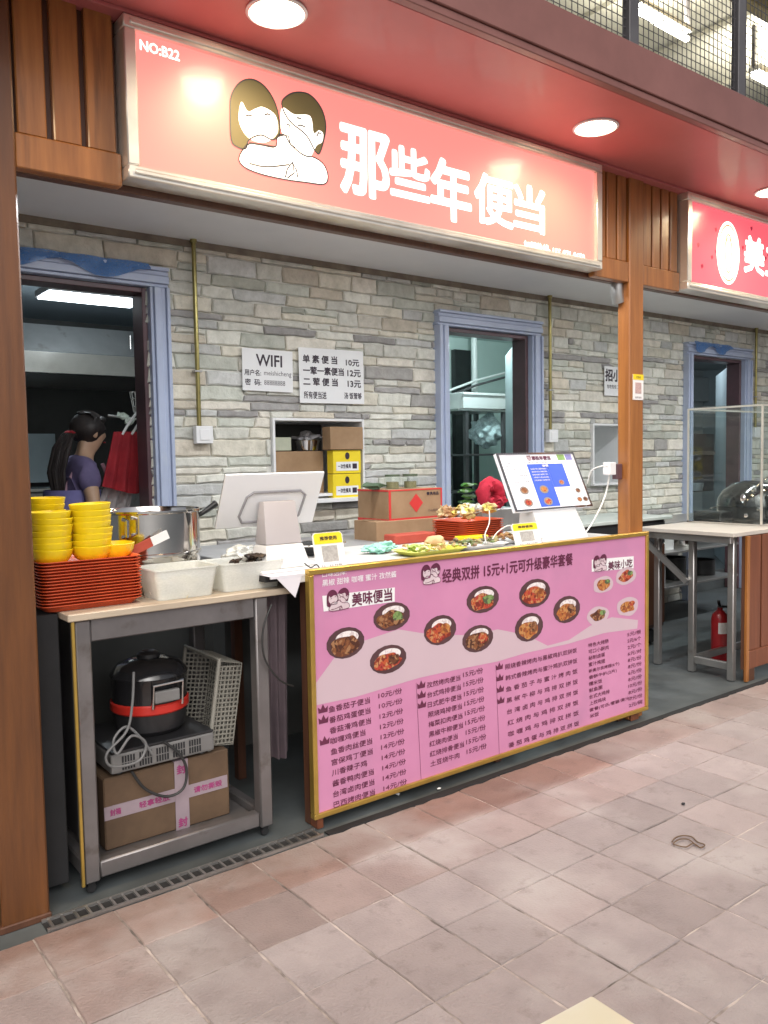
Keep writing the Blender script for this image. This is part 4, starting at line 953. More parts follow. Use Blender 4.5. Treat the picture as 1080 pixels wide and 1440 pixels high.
# --- pot
t = thing('stock_pot', 'large polished steel stock pot behind the yellow bowls', 'pot', (1.315, 3.27, .99))
part(M().lathe([(.001, 0), (.190, 0), (.196, .01), (.196, .135), (.202, .138), (.202, .148), (.197, .151), (.197, .305), (.208, .31), (.208, .318), (.198, .318), (.190, .30), (.188, .02), (.001, .02)], (1.315, 3.27, .99), 48), 'pot_body', STEELP, t, smooth=True)
for sx in (1,):
    m_ = M(); m_.tube([(1.50, 3.22, 1.27), (1.535, 3.215, 1.29), (1.575, 3.20, 1.318), (1.59, 3.24, 1.322)], [.008, .012, .014, .010], 10); part(m_, 'handle', BLACK, t, smooth=True)
m_ = M(); a, b = P(176, 731, 3.09), P(176, 756, 3.09); m_.tube([a+Vector((0, .02, 0)), a+Vector((0, -.02, -.005)), b+Vector((0, -.02, .005)), b+Vector((0, .02, 0))], .008, 8); part(m_, 'loop_handle', STEELP, t, smooth=True)
setp(M().lathe([(.001, .06), (.10, .05), (.185, .0), (.180, -.004), (.001, -.01)], (1.315, 3.27, 1.24), 32).build('soup', mat('brown broth', (.22, .12, .05), None, 9, .15), smooth=True), 'brown broth surface inside the large steel pot', 'food')
t = thing('chopstick_packet', 'red and white paper chopstick packet leaning across the pot', 'packet', P(205, 765, 3.03))
a, b, c_ = P(184, 776, 3.03), P(213, 762, 3.03), P(236, 751, 3.03)
part(M().bar(a, b, .006, .034), 'red_sleeve', CARDR, t); part(M().bar(b+Vector((.001, 0, 0)), c_, .006, .034), 'white_end', WHITE, t)
# --- plastic food boxes
PLT = filmmat('milky translucent plastic', (.78, .79, .74), .62, .04)
def food_box(x0, x1, y0, y1, z0, h, label, fl):
    t = thing('food_box', label, 'food box', ((x0+x1)/2, (y0+y1)/2, z0)); cx_, cy_ = (x0+x1)/2, (y0+y1)/2; w_, d_ = x1-x0, y1-y0
    mb = M(); rings(mb, [(w_-.05, d_-.05, .02, 0), (w_-.012, d_-.012, .025, h-.006), (w_, d_, .028, h-.005), (w_, d_, .028, h), (w_-.018, d_-.018, .024, h-.002), (w_-.056, d_-.056, .02, .004)])
    mb.v = [(v[0]+cx_, v[1]+cy_, v[2]+z0) for v in mb.v]; part(mb, 'box_shell', PLT, t, smooth=True); fl(t, cx_, cy_, w_, d_)
def fill_pale(t, cx_, cy_, w_, d_):
    mb = M()
    for k in range(16): mb.blob((cx_+random.uniform(-.36, .36)*w_, cy_+random.uniform(-.3, .3)*d_, .99+random.uniform(.02, .055)), random.uniform(.02, .032), k, .3, 1.5, 2)
    part(mb, 'food', foodmat('pale dumpling food', [(.7, .65, .5), (.62, .55, .38), (.75, .7, .6), (.35, .32, .15)], 25), t, smooth=True)
def fill_dark(t, cx_, cy_, w_, d_):
    mb = M()
    for k in range(46):
        c_ = (cx_+.0+random.uniform(-.1, .5)*w_, cy_+random.uniform(-.3, .3)*d_, 1.075+random.uniform(-.01, .042)); mb.blob(c_, (random.uniform(.012, .03), .014, .008), k, .5, 2.5, 1)
    for k in range(12):
        a = Vector((cx_+random.uniform(0, .45)*w_, cy_+random.uniform(-.2, .2)*d_, 1.09)); mb.tube([a, a+Vector((random.uniform(.02, .07), random.uniform(-.02, .02), random.uniform(.0, .03)))], [.006, .002], 5)
    part(mb, 'dark_food', mat('black fungus food', (.05, .03, .02), (.02, .012, .01), 40, .4), t)
    mb = M()
    for k in range(8): mb.blob((cx_+random.uniform(-.35, .2)*w_, cy_+random.uniform(-.25, .25)*d_, 1.03+random.uniform(0, .015)), random.uniform(.02, .03), k+30, .3, 1.5, 2)
    part(mb, 'pale_food', foodmat('pale food', [(.7, .62, .5), (.6, .5, .35)], 25), t, smooth=True)
food_box(1.16, 1.425, 2.86, 3.07, .991, .115, 'milky plastic food box next to the orange trays', fill_pale)
food_box(1.43, 1.72, 2.87, 3.08, .991, .112, 'milky plastic food box heaped with dark fungus', fill_dark)

# --- under the left table
t = thing('carton', 'brown carton sealed with a cross of pink white tape under the table', 'box', (1.25, 3.1, .125))
x0, x1, y0, y1, z0, z1 = .985, 1.49, 2.98, 3.36, .0755, .345
part(M().box(x0, x1, y0, y1, z0, z1), 'carton_body', mat('shaded brown cardboard', (.14, .085, .048), (.09, .055, .032), 6, .8, bump=.15), t, bevel=.005)  # cardboard colour darkened to stand in for the shade under the table
TAPE = mat('pale pink packing tape', (.34, .27, .30), (.28, .22, .25), 8, .3)
part(M().box(x0-.001, x1-.01, y0-.003, y0-.0005, z0+.115, z0+.165), 'tape', TAPE, t)
m_ = M(); xm = x0+.30; m_.box(xm-.028, xm+.028, y0-.0055, y0-.0032, z0, z1+.001); m_.box(xm-.028, xm+.028, y0-.0055, y1, z1+.0012, z1+.003); part(m_, 'tape', TAPE, t)
TI = mat('magenta tape ink', (.36, .05, .18), None, 5, .5); m_ = M()
for k, (xa_, xb_, n_) in enumerate(((x0+.02, x0+.06, '封箱'), (x0+.13, x0+.25, '轻拿轻放'), (x0+.35, x0+.47, '请勿撕毁'))): text(m_, n_, wallface(y0-.0033), xa_, xb_, z0+.128, z0+.152, 0, (.04, 4)); part(m_, 'lettering', TI, t); m_ = M()
text(m_, '封', wallface(y0-.0058), xm-.018, xm+.018, z1-.05, z1-.015, 0, (.04, 4)); text(m_, '封', wallface(y0-.0058), xm-.018, xm+.018, z0+.01, z0+.045, 0, (.04, 4)); part(m_, 'lettering', TI, t)
t = thing('induction_hob', 'grey appliance with a slotted vent lying on the carton', 'appliance', (1.22, 3.12, .42))
M_LG = mat('grey appliance plastic', (.20, .195, .19), (.15, .145, .14), 5, .4)
zz = .3495; part(M().box(1.01, 1.42, 2.96, 3.33, zz+.012, zz+.085), 'body', M_LG, t, bevel=.008, segs=2)
part(M().box(1.012, 1.418, 2.958, 3.332, zz+.0855, zz+.095), 'glass_top', BLACK, t, bevel=.003)
m_ = M()
for k in range(5):
    for q in range(5):
        for r_ in range(2): xx_ = 1.05+k*.066+q*.0105; m_.box(xx_, xx_+.006, 2.9575, 2.9605, zz+.022+r_*.028, zz+.045+r_*.028)
part(m_, 'vent_slots', DARK, t, kind='stuff')
for (x, y) in ((1.05, 3.0), (1.38, 3.0), (1.05, 3.29), (1.38, 3.29)): part(M().lathe([(.001, 0), (.016, 0), (.013, .0115), (.001, .0115)], (x, y, zz), 12), 'foot', BLACK, t)
t = thing('rice_cooker', 'round black rice cooker with a red band and a steel latch under the table', 'rice cooker', (1.24, 3.13, .51))
zc = .4465; c0 = (1.235, 3.14, zc)
part(M().lathe([(.001, 0), (.115, 0), (.135, .02), (.143, .09)], c0, 36), 'base', BLACK, t, smooth=True)
part(M().lathe([(.146, .088), (.151, .094), (.151, .122), (.146, .128)], c0, 36), 'red_band', mat('red plastic band', (.55, .03, .02), None, 4, .3), t, smooth=True)
part(M().lathe([(.143, .126), (.146, .22), (.150, .225), (.146, .235), (.12, .265), (.07, .285), (.001, .29)], c0, 36), 'lid', mat('glossy black lid', (.018, .018, .02), None, 4, .12, coat=.5), t, smooth=True)
part(M().lathe([(.045, .285), (.045, .30), (.03, .31), (.001, .31)], c0, 20), 'steam_cap', BLACK, t, smooth=True)
part(M().box(1.19, 1.29, 2.972, 2.995, zc+.14, zc+.185), 'control_panel', M_LG, t, bevel=.006, segs=2)
part(M().tube([(1.185, 2.985, zc+.12), (1.183, 2.968, zc+.21), (1.30, 2.968, zc+.215), (1.302, 2.985, zc+.12)], .006, 8), 'latch_handle', STEELP, t, smooth=True)
# leaning dark board & knife-like glint on the left
setp(M().hexa([(.94, 3.0, .0755), (.96, 3.0, .0755), (.96, 3.34, .0755), (.94, 3.34, .0755), (.93, 3.0, .93), (.95, 3.0, .93), (.95, 3.34, .93), (.93, 3.34, .93)]).build('steel_sheet', GREYS, bevel=.002), 'dark steel sheet standing against the left table leg', 'sheet')
# basket
BSK = mat('shaded cream basket plastic', (.27, .26, .225), (.22, .21, .18), 6, .5)  # under-table shade put into a darker basket colour
t = thing('plastic_basket', 'cream perforated plastic basket standing on its side under the table', 'basket', (1.47, 3.12, .42), rotz=0)
tilt = Matrix.Rotation(math.radians(9), 4, 'Y'); org = Vector((1.475, 3.16, .352))
def BT(p): return org + tilt @ Vector(p)
def grid_panel(name, o_, eu, ev, nu, nv, th=.003, bar_=.006):
    mb = M(); o_, eu, ev = Vector(o_), Vector(eu), Vector(ev); nrm = eu.cross(ev).normalized()
    for k in range(nu+1): a = o_+eu*k/nu; mb.bar(BT(a), BT(a+ev), bar_, th, upv=(tilt @ nrm))
    for k in range(nv+1): a = o_+ev*k/nv+nrm*.0012; mb.bar(BT(a), BT(a+eu), bar_, th, upv=(tilt @ nrm))
    return part(mb, name, BSK, t)
# opening faces left; base is the right panel
W_, H_, D_ = .11, .33, .28
grid_panel('base_mesh', (W_/2, -D_/2, 0), (0, D_, 0), (0, 0, H_), 14, 17)
grid_panel('side_mesh', (-W_/2, -D_/2-.015, .01), (W_, .015, 0), (0, 0, H_-.02), 6, 17)
grid_panel('side_mesh', (-W_/2, D_/2+.015, .01), (W_, -.015, 0), (0, 0, H_-.02), 6, 17)
grid_panel('end_mesh', (-W_/2, -D_/2, H_+.01), (W_, 0, -.01), (0, D_, 0), 6, 14); grid_panel('end_mesh', (-W_/2, -D_/2, -.0), (W_, 0, 0), (0, D_, 0), 6, 14)
m_ = M(); q = [BT((-W_/2-.002, y, z)) for y, z in ((-D_/2-.02, -.01), (D_/2+.02, -.01), (D_/2+.02, H_+.02), (-D_/2-.02, H_+.02), (-D_/2-.02, -.01))]; m_.tube(q, .009, 8); part(m_, 'rim', BSK, t, smooth=True)
# cables
def spline(pts, n=8):
    pts = [Vector(p) for p in pts]; out = []
    for i in range(len(pts)-1):
        p0, p1, p2, p3 = pts[max(i-1, 0)], pts[i], pts[i+1], pts[min(i+2, len(pts)-1)]
        for s_ in range(n): u = s_/n; out.append(.5*((2*p1)+(-p0+p2)*u+(2*p0-5*p1+4*p2-p3)*u*u+(-p0+3*p1-3*p2+p3)*u**3))
    return out+[pts[-1]]
def cable(name, label, pix, r_, m): # pix: (px, py, Y)
    o = M().tube(spline([P(*p) for p in pix]), r_, 8).build(name, m, smooth=True); return setp(o, label, 'cable')
GCAB = mat('grey cable', (.17, .17, .17), None, 5, .45)
cable('power_cable', 'grey power cable tangled in front of the rice cooker', [(188, 945, 2.94), (186, 990, 2.935), (178, 1028, 2.93), (150, 1060, 2.93), (158, 1078, 2.925), (195, 1070, 2.93), (205, 1045, 2.935), (185, 1035, 2.93), (165, 1060, 2.93), (160, 1040, 2.94), (178, 1022, 2.945), (200, 1040, 2.94), (215, 1062, 2.94)], .005, GCAB)
cable('black_cable', 'black cable hanging in a loop over the taped carton', [(185, 1085, 2.955), (205, 1110, 2.95), (235, 1120, 2.945), (258, 1108, 2.94), (262, 1080, 2.94), (250, 1058, 2.94), (230, 1043, 2.945)], .0055, RUB)
cable('black_cable', 'thin black cable drooping beside the plum curtain', [(382, 850, 2.83), (370, 885, 2.825), (372, 925, 2.825), (392, 955, 2.83), (412, 965, 2.85)], .004, RUB)
# plum curtain between table and counter
cur = drape([(1.625, 2.93, .955), (1.755, 2.93, .975)], [(1.645, 2.95, .29), (1.752, 2.95, .29)], waves=3.2, amp=.012).build('curtain', CLOTHD, smooth=True)
setp(cur, 'dark plum cloth curtain hanging between the steel table and counter', 'curtain')

# ================================================================ PINK COUNTER
ct = thing('counter', 'long counter fronted by the pink lunch box menu board', 'counter', (2.88, 3.1, 0))
part(M().box(1.72, 3.865, 2.80, 3.50, 1.01, CT), 'worktop', mat('pale worktop', (.62, .62, .62), (.55, .55, .56), 4, .35), ct, bevel=.003)
part(M().box(1.775, 3.865, 2.802, 2.82, .045, 1.0095), 'front_panel', WOODD, ct)
for x in (1.775, 2.85, 3.82):
    for y in (2.83, 3.45): part(M().box(x, x+.04, y, y+.04, 0, 1.0095), 'leg', WOODD, ct)
part(M().box(1.775, 1.805, 2.775, 2.829, -.003, .0445), 'foot', WOODR, ct, bevel=.003); part(M().box(3.88, 3.95, 2.785, 2.80-.0005, -.003, .0445), 'foot', WOODR, ct, bevel=.003)
bd = thing('menu_board', 'large pink framed menu board with food pictures on the counter front', 'menu board', (2.88, 2.79, .04))
BY = 2.776; X0, X1, Z0, Z1 = 1.756, 4.012, .043, 1.062
part(M().box(X0+.02, X1-.02, BY, 2.7985, Z0+.02, Z1-.02), 'panel', PINK, bd)
for q in ((X0, X1, Z0, Z0+.022), (X0, X1, Z1-.022, Z1), (X0, X0+.022, Z0+.0223, Z1-.0223), (X1-.022, X1, Z0+.0223, Z1-.0223)):
    part(M().box(q[0], q[1], BY-.012, 2.7988, q[2], q[3]), 'frame_strip', GOLD, bd, bevel=.003)
tfb = lambda u, v, l: (u, BY-l, v)
B = lambda px, py: P(px, py, BY)
def poly_px(mb, pts, lift, m=0): flat(mb, [(B(*p).x, B(*p).z) for p in pts], tfb, lift, m, sm=False)
m_ = M()
poly_px(m_, [(441, 965), (470, 925), (500, 905), (560, 885), (610, 893), (660, 893), (700, 885), (740, 893), (770, 908), (800, 900), (830, 880), (860, 868), (897, 872), (896, 884), (850, 890), (800, 905), (740, 918), (700, 930), (640, 942), (590, 953), (540, 968), (500, 980), (443, 992)], .0005)
part(m_, 'wave_print', PINKL, bd)
m_ = M()
def lab(px0, py0, px1, py1, px2, py2, px3, py3): poly_px(m_, [(px0, py0), (px1, py1), (px2, py2), (px3, py3)], .0008)
lab(455, 860, 555, 846, 555, 826, 453, 838); part(m_, 'caption_plate', WHITE, bd); m_ = M(); lab(832, 804, 891, 799, 891, 782, 832, 787)
part(m_, 'caption_plate', WHITE, bd)
# dishes printed on the board
DISH = mat('dark dish print', (.10, .045, .05), (.07, .03, .035), 6, .5)
RICE = foodmat('rice print', [(.75, .68, .68), (.62, .54, .55), (.8, .75, .74)], 90)
FM = [foodmat('braised meat print', [(.14, .045, .02), (.22, .08, .03), (.07, .022, .012), (.34, .17, .08)], 80),
      foodmat('chilli meat print', [(.40, .045, .03), (.46, .09, .03), (.20, .025, .015), (.50, .24, .10)], 80),
      foodmat('fried cutlet print', [(.46, .17, .04), (.36, .10, .03), (.50, .24, .08), (.22, .06, .02)], 80),
      foodmat('greens print', [(.12, .2, .06), (.2, .3, .1), (.08, .1, .05)], 60)]
dishes = [(486, 904, 27, 22, 0, 0), (551, 867, 26, 20, 0, 3), (546, 927, 26, 20, 1, 0), (619, 886, 23, 21, 1, 2), (679, 843, 23, 19, 1, 3), (672, 898, 22, 19, 0, 1), (752, 834, 22, 20, 1, 2), (797, 857, 19, 19, 2, 0), (744, 882, 20, 20, 2, 0)]
for k, (px, py, rx, ry, fa, fb) in enumerate(dishes):
    c_ = B(px, py); wx = (B(px+rx, py).x-B(px-rx, py).x)/2; wz = (B(px, py-ry).z-B(px, py+ry).z)/2
    ell = lambda s_, ox=0, oz=0, n=16, sq=1: [(c_.x+ox*wx+wx*s_*math.cos(a_), c_.z+oz*wz+wz*s_*sq*math.sin(a_)) for a_ in [i_*math.tau/n+.2 for i_ in range(n)]]
    m_ = M(); rr = random.Random(k)
    flat(m_, ell(1), tfb, .001, 0, False)
    flat(m_, [(p[0], p[1]) for p in ell(.60, .08, .32, 14, .70)], tfb, .0014, 1)
    j_ = [(c_.x+wx*(-.06+.74*math.cos(a_)*rr.uniform(.85, 1.12)), c_.z+wz*(-.16+.62*math.sin(a_)*rr.uniform(.8, 1.12))) for a_ in [i_*math.tau/12 for i_ in range(12)]]
    flat(m_, j_, tfb, .0018, 2)
    j_ = [(c_.x+wx*(.30+.32*math.cos(a_)*rr.uniform(.7, 1.2)), c_.z+wz*(.0+.36*math.sin(a_)*rr.uniform(.7, 1.2))) for a_ in [i_*math.tau/9 for i_ in range(9)]]
    flat(m_, j_, tfb, .0022, 3)
    part(m_, 'dish_print', [DISH, RICE, FM[fa], FM[fb]], bd)
for k, (px, py, r_, f_) in enumerate(((848, 822, 13, 2), (880, 810, 13, 1), (882, 853, 14, 2), (841, 866, 14, 0))):
    c_ = B(px, py); wx = (B(px+r_, py).x-B(px-r_, py).x)/2; wz = (B(px, py-r_*.85).z-B(px, py+r_*.85).z)/2; m_ = M(); rr = random.Random(k+9)
    flat(m_, [(c_.x+wx*1.1*math.cos(a_)*rr.uniform(.9, 1.1), c_.z+wz*1.1*math.sin(a_)*rr.uniform(.9, 1.1)) for a_ in [i_*math.tau/10 for i_ in range(10)]], tfb, .001, 0)
    flat(m_, [(c_.x+wx*.8*math.cos(a_)*rr.uniform(.7, 1.1), c_.z+wz*.75*math.sin(a_)*rr.uniform(.7, 1.1)) for a_ in [i_*math.tau/9 for i_ in range(9)]], tfb, .0014, 1)
    flat(m_, [(c_.x+wx*(.45+.3*math.cos(a_)), c_.z+wz*(.3+.3*math.sin(a_))) for a_ in [i_*math.tau/8 for i_ in range(8)]], tfb, .0018, 2)
    part(m_, 'snack_print', [PINKL, FM[f_], FM[3] if k != 2 else FM[1]], bd)
# emblems and headings
def em_px(px0, px1, pyt, pyb, mw):
    m_ = M(); pc = (pyt+pyb)/2; a, b = B(px0, pc), B(px1, pc)
    emblem(m_, (a.x, B((px0+px1)/2, pyt).z), b.x-a.x, B((px0+px1)/2, pyt).z-B((px0+px1)/2, pyb).z, tfb, 0, 1, 2, 0, .0005+.0006, .0022)
    part(m_, 'couple_emblem', [INKP, mw, INKP], bd)
PALE = mat('pale skin print', (.74, .60, .64), None, 4, .5)
em_px(459, 491, 829, 858, PALE); em_px(592, 619, 794, 821, PALE); em_px(834, 853, 781, 803, PALE)
m_ = M()
def tx(s_, pxa, pya, pxb, pyb, h, bold=(.03, 4), mb=None, lift=.0012):
    """baseline from (pxa,pya) to (pxb,pyb), h = glyph height in photo pixels at its middle"""
    a, b = B(pxa, pya), B(pxb, pyb); xm, ym = (pxa+pxb)/2, (pya+pyb)/2; hz_ = B(xm, ym-h).z-B(xm, ym).z; z_ = (a.z+b.z)/2
    text(mb or m_, s_, lambda u, v, l: (u, BY-lift-l, v), a.x, b.x, z_, z_+hz_, 0, bold)
tx('美味便当', 495, 853, 551, 844, 18); part(m_, 'heading_lettering', INKP, bd); m_ = M(); tx('美味小吃', 855, 801, 889, 798, 12); part(m_, 'heading_lettering', INKP, bd); m_ = M()
tx('经典双拼 15元+1元可升级豪华套餐', 622, 818, 805, 796, 18)
part(m_, 'heading_lettering', INKP, bd)
m_ = M(); tx('口味选择:', 453, 812, 487, 808, 8, (.02, 3)); tx('黑椒 甜辣 咖喱 蜜汁 孜然酱', 453, 824, 557, 812, 9, (.02, 3))
part(m_, 'flavour_lettering', INKW, bd)
def column(rows, p0, p1, n, s0, s1, h, crown, name):
    name = name.replace('column', 'line')
    for k, r_ in enumerate(rows):
        m_ = M()
        f = k/(n-1); xa, ya = p0[0]+(p1[0]-p0[0])*f, p0[1]+(p1[1]-p0[1])*f; xb, yb = s0[0]+(s1[0]-s0[0])*f, s0[1]+(s1[1]-s0[1])*f
        h_ = h*.88; fr_ = r_[1] if isinstance(r_, tuple) else 1; s_ = r_[0] if isinstance(r_, tuple) else r_
        tx(s_, xa, ya, xa+(xb-xa)*fr_, ya+(yb-ya)*fr_, h_, (.018, 3), m_)
        if k in crown:
            c_ = B(xa-8, ya-4); w_ = .022; hh = .034
            flat(m_, [(c_.x-w_, c_.z-hh*.45), (c_.x+w_, c_.z-hh*.45), (c_.x+w_*1.1, c_.z+hh*.3), (c_.x+w_*.5, c_.z), (c_.x, c_.z+hh*.6), (c_.x-w_*.5, c_.z), (c_.x-w_*1.1, c_.z+hh*.3)], tfb, .0012, 0, False)
        part(m_, name, INKP, bd)
column(['鱼香茄子便当', '番茄鸡蛋便当', ('香菇滑鸡便当', 1), ('咖喱鸡便当', .85), '鱼香肉丝便当', '宫保鸡丁便当', ('川香辣子鸡', .85), '酱香鸭肉便当', '台湾卤肉便当', '巴西烤肉便当'], (462, 1001), (469, 1135), 10, (520, 990), (527, 1119), 10, (0, 1, 3), 'menu_column')
column(['10元/份', '10元/份', '12元/份', '12元/份', '12元/份', '14元/份', '14元/份', '14元/份', '14元/份', '14元/份'], (532, 982), (539, 1112), 10, (565, 975), (572, 1103), 9, (), 'price_column')
column(['孜然烤肉便当', '台式鸡排便当', '日式肥牛便当', '照烧鸡排便当', '梅菜扣肉便当', '黑椒牛柳便当', ('红烧肉便当', .83), '红烧排骨便当', ('土豆烧牛肉', .85)], (600, 967), (605, 1077), 9, (647, 957), (653, 1065), 9, (0, 1, 2), 'menu_column')
column(['15元/份']*9, (651, 952), (656, 1060), 9, (679, 947), (684, 1053), 9, (), 'price_column')
column(['照烧香辣烤肉与黑椒鸡扒双拼饭', '韩式香辣烤肉与蜜汁鸡扒双拼饭', '鱼 香 茄 子 与 蜜 汁 烤 肉 饭', '黑 椒 牛 柳 与 鸡 排 双 拼 饭', '台 湾 卤 肉 与 鸡 排 双 拼 饭', '红 烧 肉 与 鸡 排 双 拼 饭', '咖 喱 鸡 与 鸡 排 双 拼 饭', '番 茄 鸡 蛋 与 鸡 排 双 拼 饭'], (710, 941), (715, 1052), 8, (811, 918), (814, 1020), 8, (0, 1, 2, 3), 'menu_column')
column([('特色大烤肠', .62), ('可口小酥肉', .62), ('秘制卤蛋', .5), ('蜜汁鸡翅', .5), ('新奥尔良烤翅(6个)', .93), ('香酥牛扒(2片)', .85), ('糯米饭', .40), ('鱿鱼圈', .40), ('台式大鸡排', .62), ('上校鸡块', .5), ('套餐(可乐/雪碧/果汁)', 1.25), ('米饭', .28)], (827, 910), (829, 1010), 12, (873, 901), (875, 997), 6.5, (), 'snack_column')
column(['5元/根', '5元/6个', '2元/个', '6元/对', '8元/份', '8元/份', '6元/份', '8元/份', '10元/份', '8元/份', '17元/份', '2元/碗'], (882, 895), (884, 995), 12, (901, 891), (903, 989), 6.5, (), 'snack_price_column')
m_ = M()
for (a, b) in (((585, 960), (592, 1096)), ((697, 935), (702, 1062))): 
    p, q = B(*a), B(*b); flat(m_, [(p.x-.001, p.z), (p.x+.001, p.z), (q.x+.001, q.z), (q.x-.001, q.z)], tfb, .001, 0, False)
part(m_, 'divider_lines', INKP, bd, kind='stuff')

# ================================================================ THINGS ON THE COUNTER
# till
xa, xb = P(318, 668, 2.95).x, P(457, 663, 2.95).x; zt_ = P(388, 666, 2.95).z; Yb_ = xa/slope(303, 742)
zb_ = P(366, 740, Yb_).z
t = thing('till_terminal', 'white touchscreen till seen from behind on its chunky stand', 'till', ((xa+xb)/2, 3.0, CT))
n_ = Vector((0, -(zt_-zb_), (2.95-Yb_))).normalized(); n_ = n_ if n_.y < 0 else -n_      # outward normal of the back, to the camera
def TS(u, v, d=0): p = Vector((xa+(xb-xa)*u, Yb_+(2.95-Yb_)*v, zb_+(zt_-zb_)*v)); return p+n_*d
mb = M(); mb.hexa([TS(0, 0), TS(1, 0), TS(1, 0, -.012), TS(0, 0, -.012), TS(0, 1), TS(1, 1), TS(1, 1, -.012), TS(0, 1, -.012)]); part(mb, 'screen_housing', PLW, t, bevel=.005, segs=2, smooth=True)
mb = M(); mb.hexa([TS(.01, .01, -.013), TS(.99, .01, -.013), TS(.99, .01, -.02), TS(.01, .01, -.02), TS(.01, .99, -.013), TS(.99, .99, -.013), TS(.99, .99, -.02), TS(.01, .99, -.02)]); part(mb, 'screen_glass', BLACK, t)
ring_ = [TS(*q, .002) for q in ((.24, .10), (.20, .22), (.24, .58), (.30, .66), (.78, .66), (.84, .58), (.82, .18), (.78, .10), (.24, .10))]
part(M().tube(ring_, .0055, 8), 'back_groove', mat('grey plastic groove', (.32, .31, .32), None, 3, .4), t, smooth=True)
xc = xa+(xb-xa)*.52
part(M().hexa([(xc-.085, 2.925, 1.155), (xc+.085, 2.925, 1.155), (xc+.085, 3.02, 1.155), (xc-.085, 3.02, 1.155), (xc-.075, 2.955, 1.33), (xc+.075, 2.955, 1.33), (xc+.075, 3.0, 1.33), (xc-.075, 3.0, 1.33)]), 'neck', mat('shaded white plastic', (.50, .47, .48), (.46, .43, .44), 3, .4), t, bevel=.008, segs=2, smooth=True)  # shadow on the neck painted as a greyer plastic colour
part(M().hexa([(xc-.105, 2.89, CT+.015), (xc+.105, 2.89, CT+.015), (xc+.105, 3.05, CT+.015), (xc-.105, 3.05, CT+.015), (xc-.087, 2.922, 1.1545), (xc+.087, 2.922, 1.1545), (xc+.087, 3.02, 1.1545), (xc-.087, 3.02, 1.1545)]), 'stand_body', PLW, t, bevel=.008, segs=2, smooth=True)
part(M().box(xc-.14, xc+.14, 2.87, 3.1, CT+.0025, CT+.0145), 'base_plate', PLW, t, bevel=.006, segs=2)
# white cloth under the till
m_ = M(); m_.box(1.60, 1.99, 2.805, 3.2, CT+.0002, CT+.0022); m_.hexa([(1.60, 2.795, CT-.008), (1.749, 2.795, CT-.008), (1.749, 2.804, CT-.008), (1.60, 2.804, CT-.008), (1.60, 2.795, CT+.0022), (1.749, 2.795, CT+.0022), (1.749, 2.8045, CT+.0022), (1.60, 2.8045, CT+.0022)])
m_.add([(1.62, 2.796, CT), (1.745, 2.796, CT), (1.705, 2.79, .955), (1.62, 2.80, CT), (1.745, 2.80, CT), (1.705, 2.794, .955)], [(0, 2, 1), (3, 4, 5), (0, 1, 4, 3), (1, 2, 5, 4), (2, 0, 3, 5)])
setp(m_.build('white_cloth', mat('white paper cloth', (.74, .72, .76), (.66, .64, .69), 5, .7)), 'white cloth with a hanging corner under the till', 'cloth')
# end support where cloth bridges
part(M().box(1.60, 1.7195, 2.84, 3.45, 1.02, CT), 'extension_leaf', DARK, ct)
m_ = M(); m_.blob((P(345, 775, 3.12).x, 3.14, 1.085), (.085, .08, .055), 2, .14, 3.5, 5); m_.blob((P(355, 772, 3.1).x+.03, 3.10, 1.08), (.06, .05, .04), 4, .2, 3, 4)
setp(m_.build('plastic_bag', filmmat('milky bag film', (.62, .61, .56), .8), smooth=True), 'crumpled milky plastic bag behind the till stand', 'bag')
# payment stands
def pay_stand(px0, px1, pyt, pyb, Y, label):
    a, b = P(px0, pyb, Y), P(px1, pyb, Y); z0_ = CT+.001; z1_ = P((px0+px1)/2, pyt, Y+.03).z; x0, x1 = a.x, b.x
    t = thing('payment_stand', label, 'payment stand', ((x0+x1)/2, Y, z0_))
    g_ = lambda u, v, l: Vector((x0+(x1-x0)*u, Y+.035*v-l, z0_+(z1_-z0_)*v+l*.2))
    m_ = M(); rp = [(.0, .0), (1, 0), (1, .92), (.93, 1), (.07, 1), (0, .92)]; n = len(rp)
    m_.add([g_(u, v, 0) for u, v in rp]+[g_(u, v, -.005) for u, v in rp], [tuple(range(n)), tuple(range(2*n-1, n-1, -1))]+[(i, i+n, (i+1) % n+n, (i+1) % n) for i in range(n)]); part(m_, 'card', PLW, t)
    m_ = M(); m_.add([g_(u, v, .001) for u, v in ((.03, .68), (.97, .68), (.97, .93), (.9, .985), (.1, .985), (.03, .93))], [tuple(range(6))]); part(m_, 'yellow_header', YELB, t)
    m_ = M(); text(m_, '推荐使用', g_, .22, .78, .78, .89, 0, (.03, 3), .0014); text(m_, '扫一扫 付款', g_, .15, .85, .04, .10, 0, None, .0014); part(m_, 'lettering', INK, t)
    m_ = M(); m_.add([g_(u, v, .001) for u, v in ((.24, .17), (.76, .17), (.76, .62), (.24, .62))], [(0, 1, 2, 3)]); part(m_, 'printed_square', mat('grey print square', (.42, .41, .40), (.34, .33, .32), 90, .6, contrast=.2), t)
    m_ = M(); m_.hexa([(x0+.01, Y+.006, z0_), (x1-.01, Y+.006, z0_), (x1-.01, Y+.07, z0_), (x0+.01, Y+.07, z0_), (x0+.01, Y+.006, z0_+.004), (x1-.01, Y+.006, z0_+.004), (x1-.01, Y+.07, z0_+.004), (x0+.01, Y+.07, z0_+.004)]); part(m_, 'base', PLW, t)
pay_stand(446, 488, 748, 796, 2.86, 'white and yellow payment card stand next to the till')
pay_stand(726, 762, 735, 768, 2.87, 'white and yellow payment card stand next to the menu display')
c_ = G(466, 783, CT); t = thing('wok_dish', 'shallow black and steel dish behind the payment stand', 'dish', (c_.x, c_.y+.14, CT))
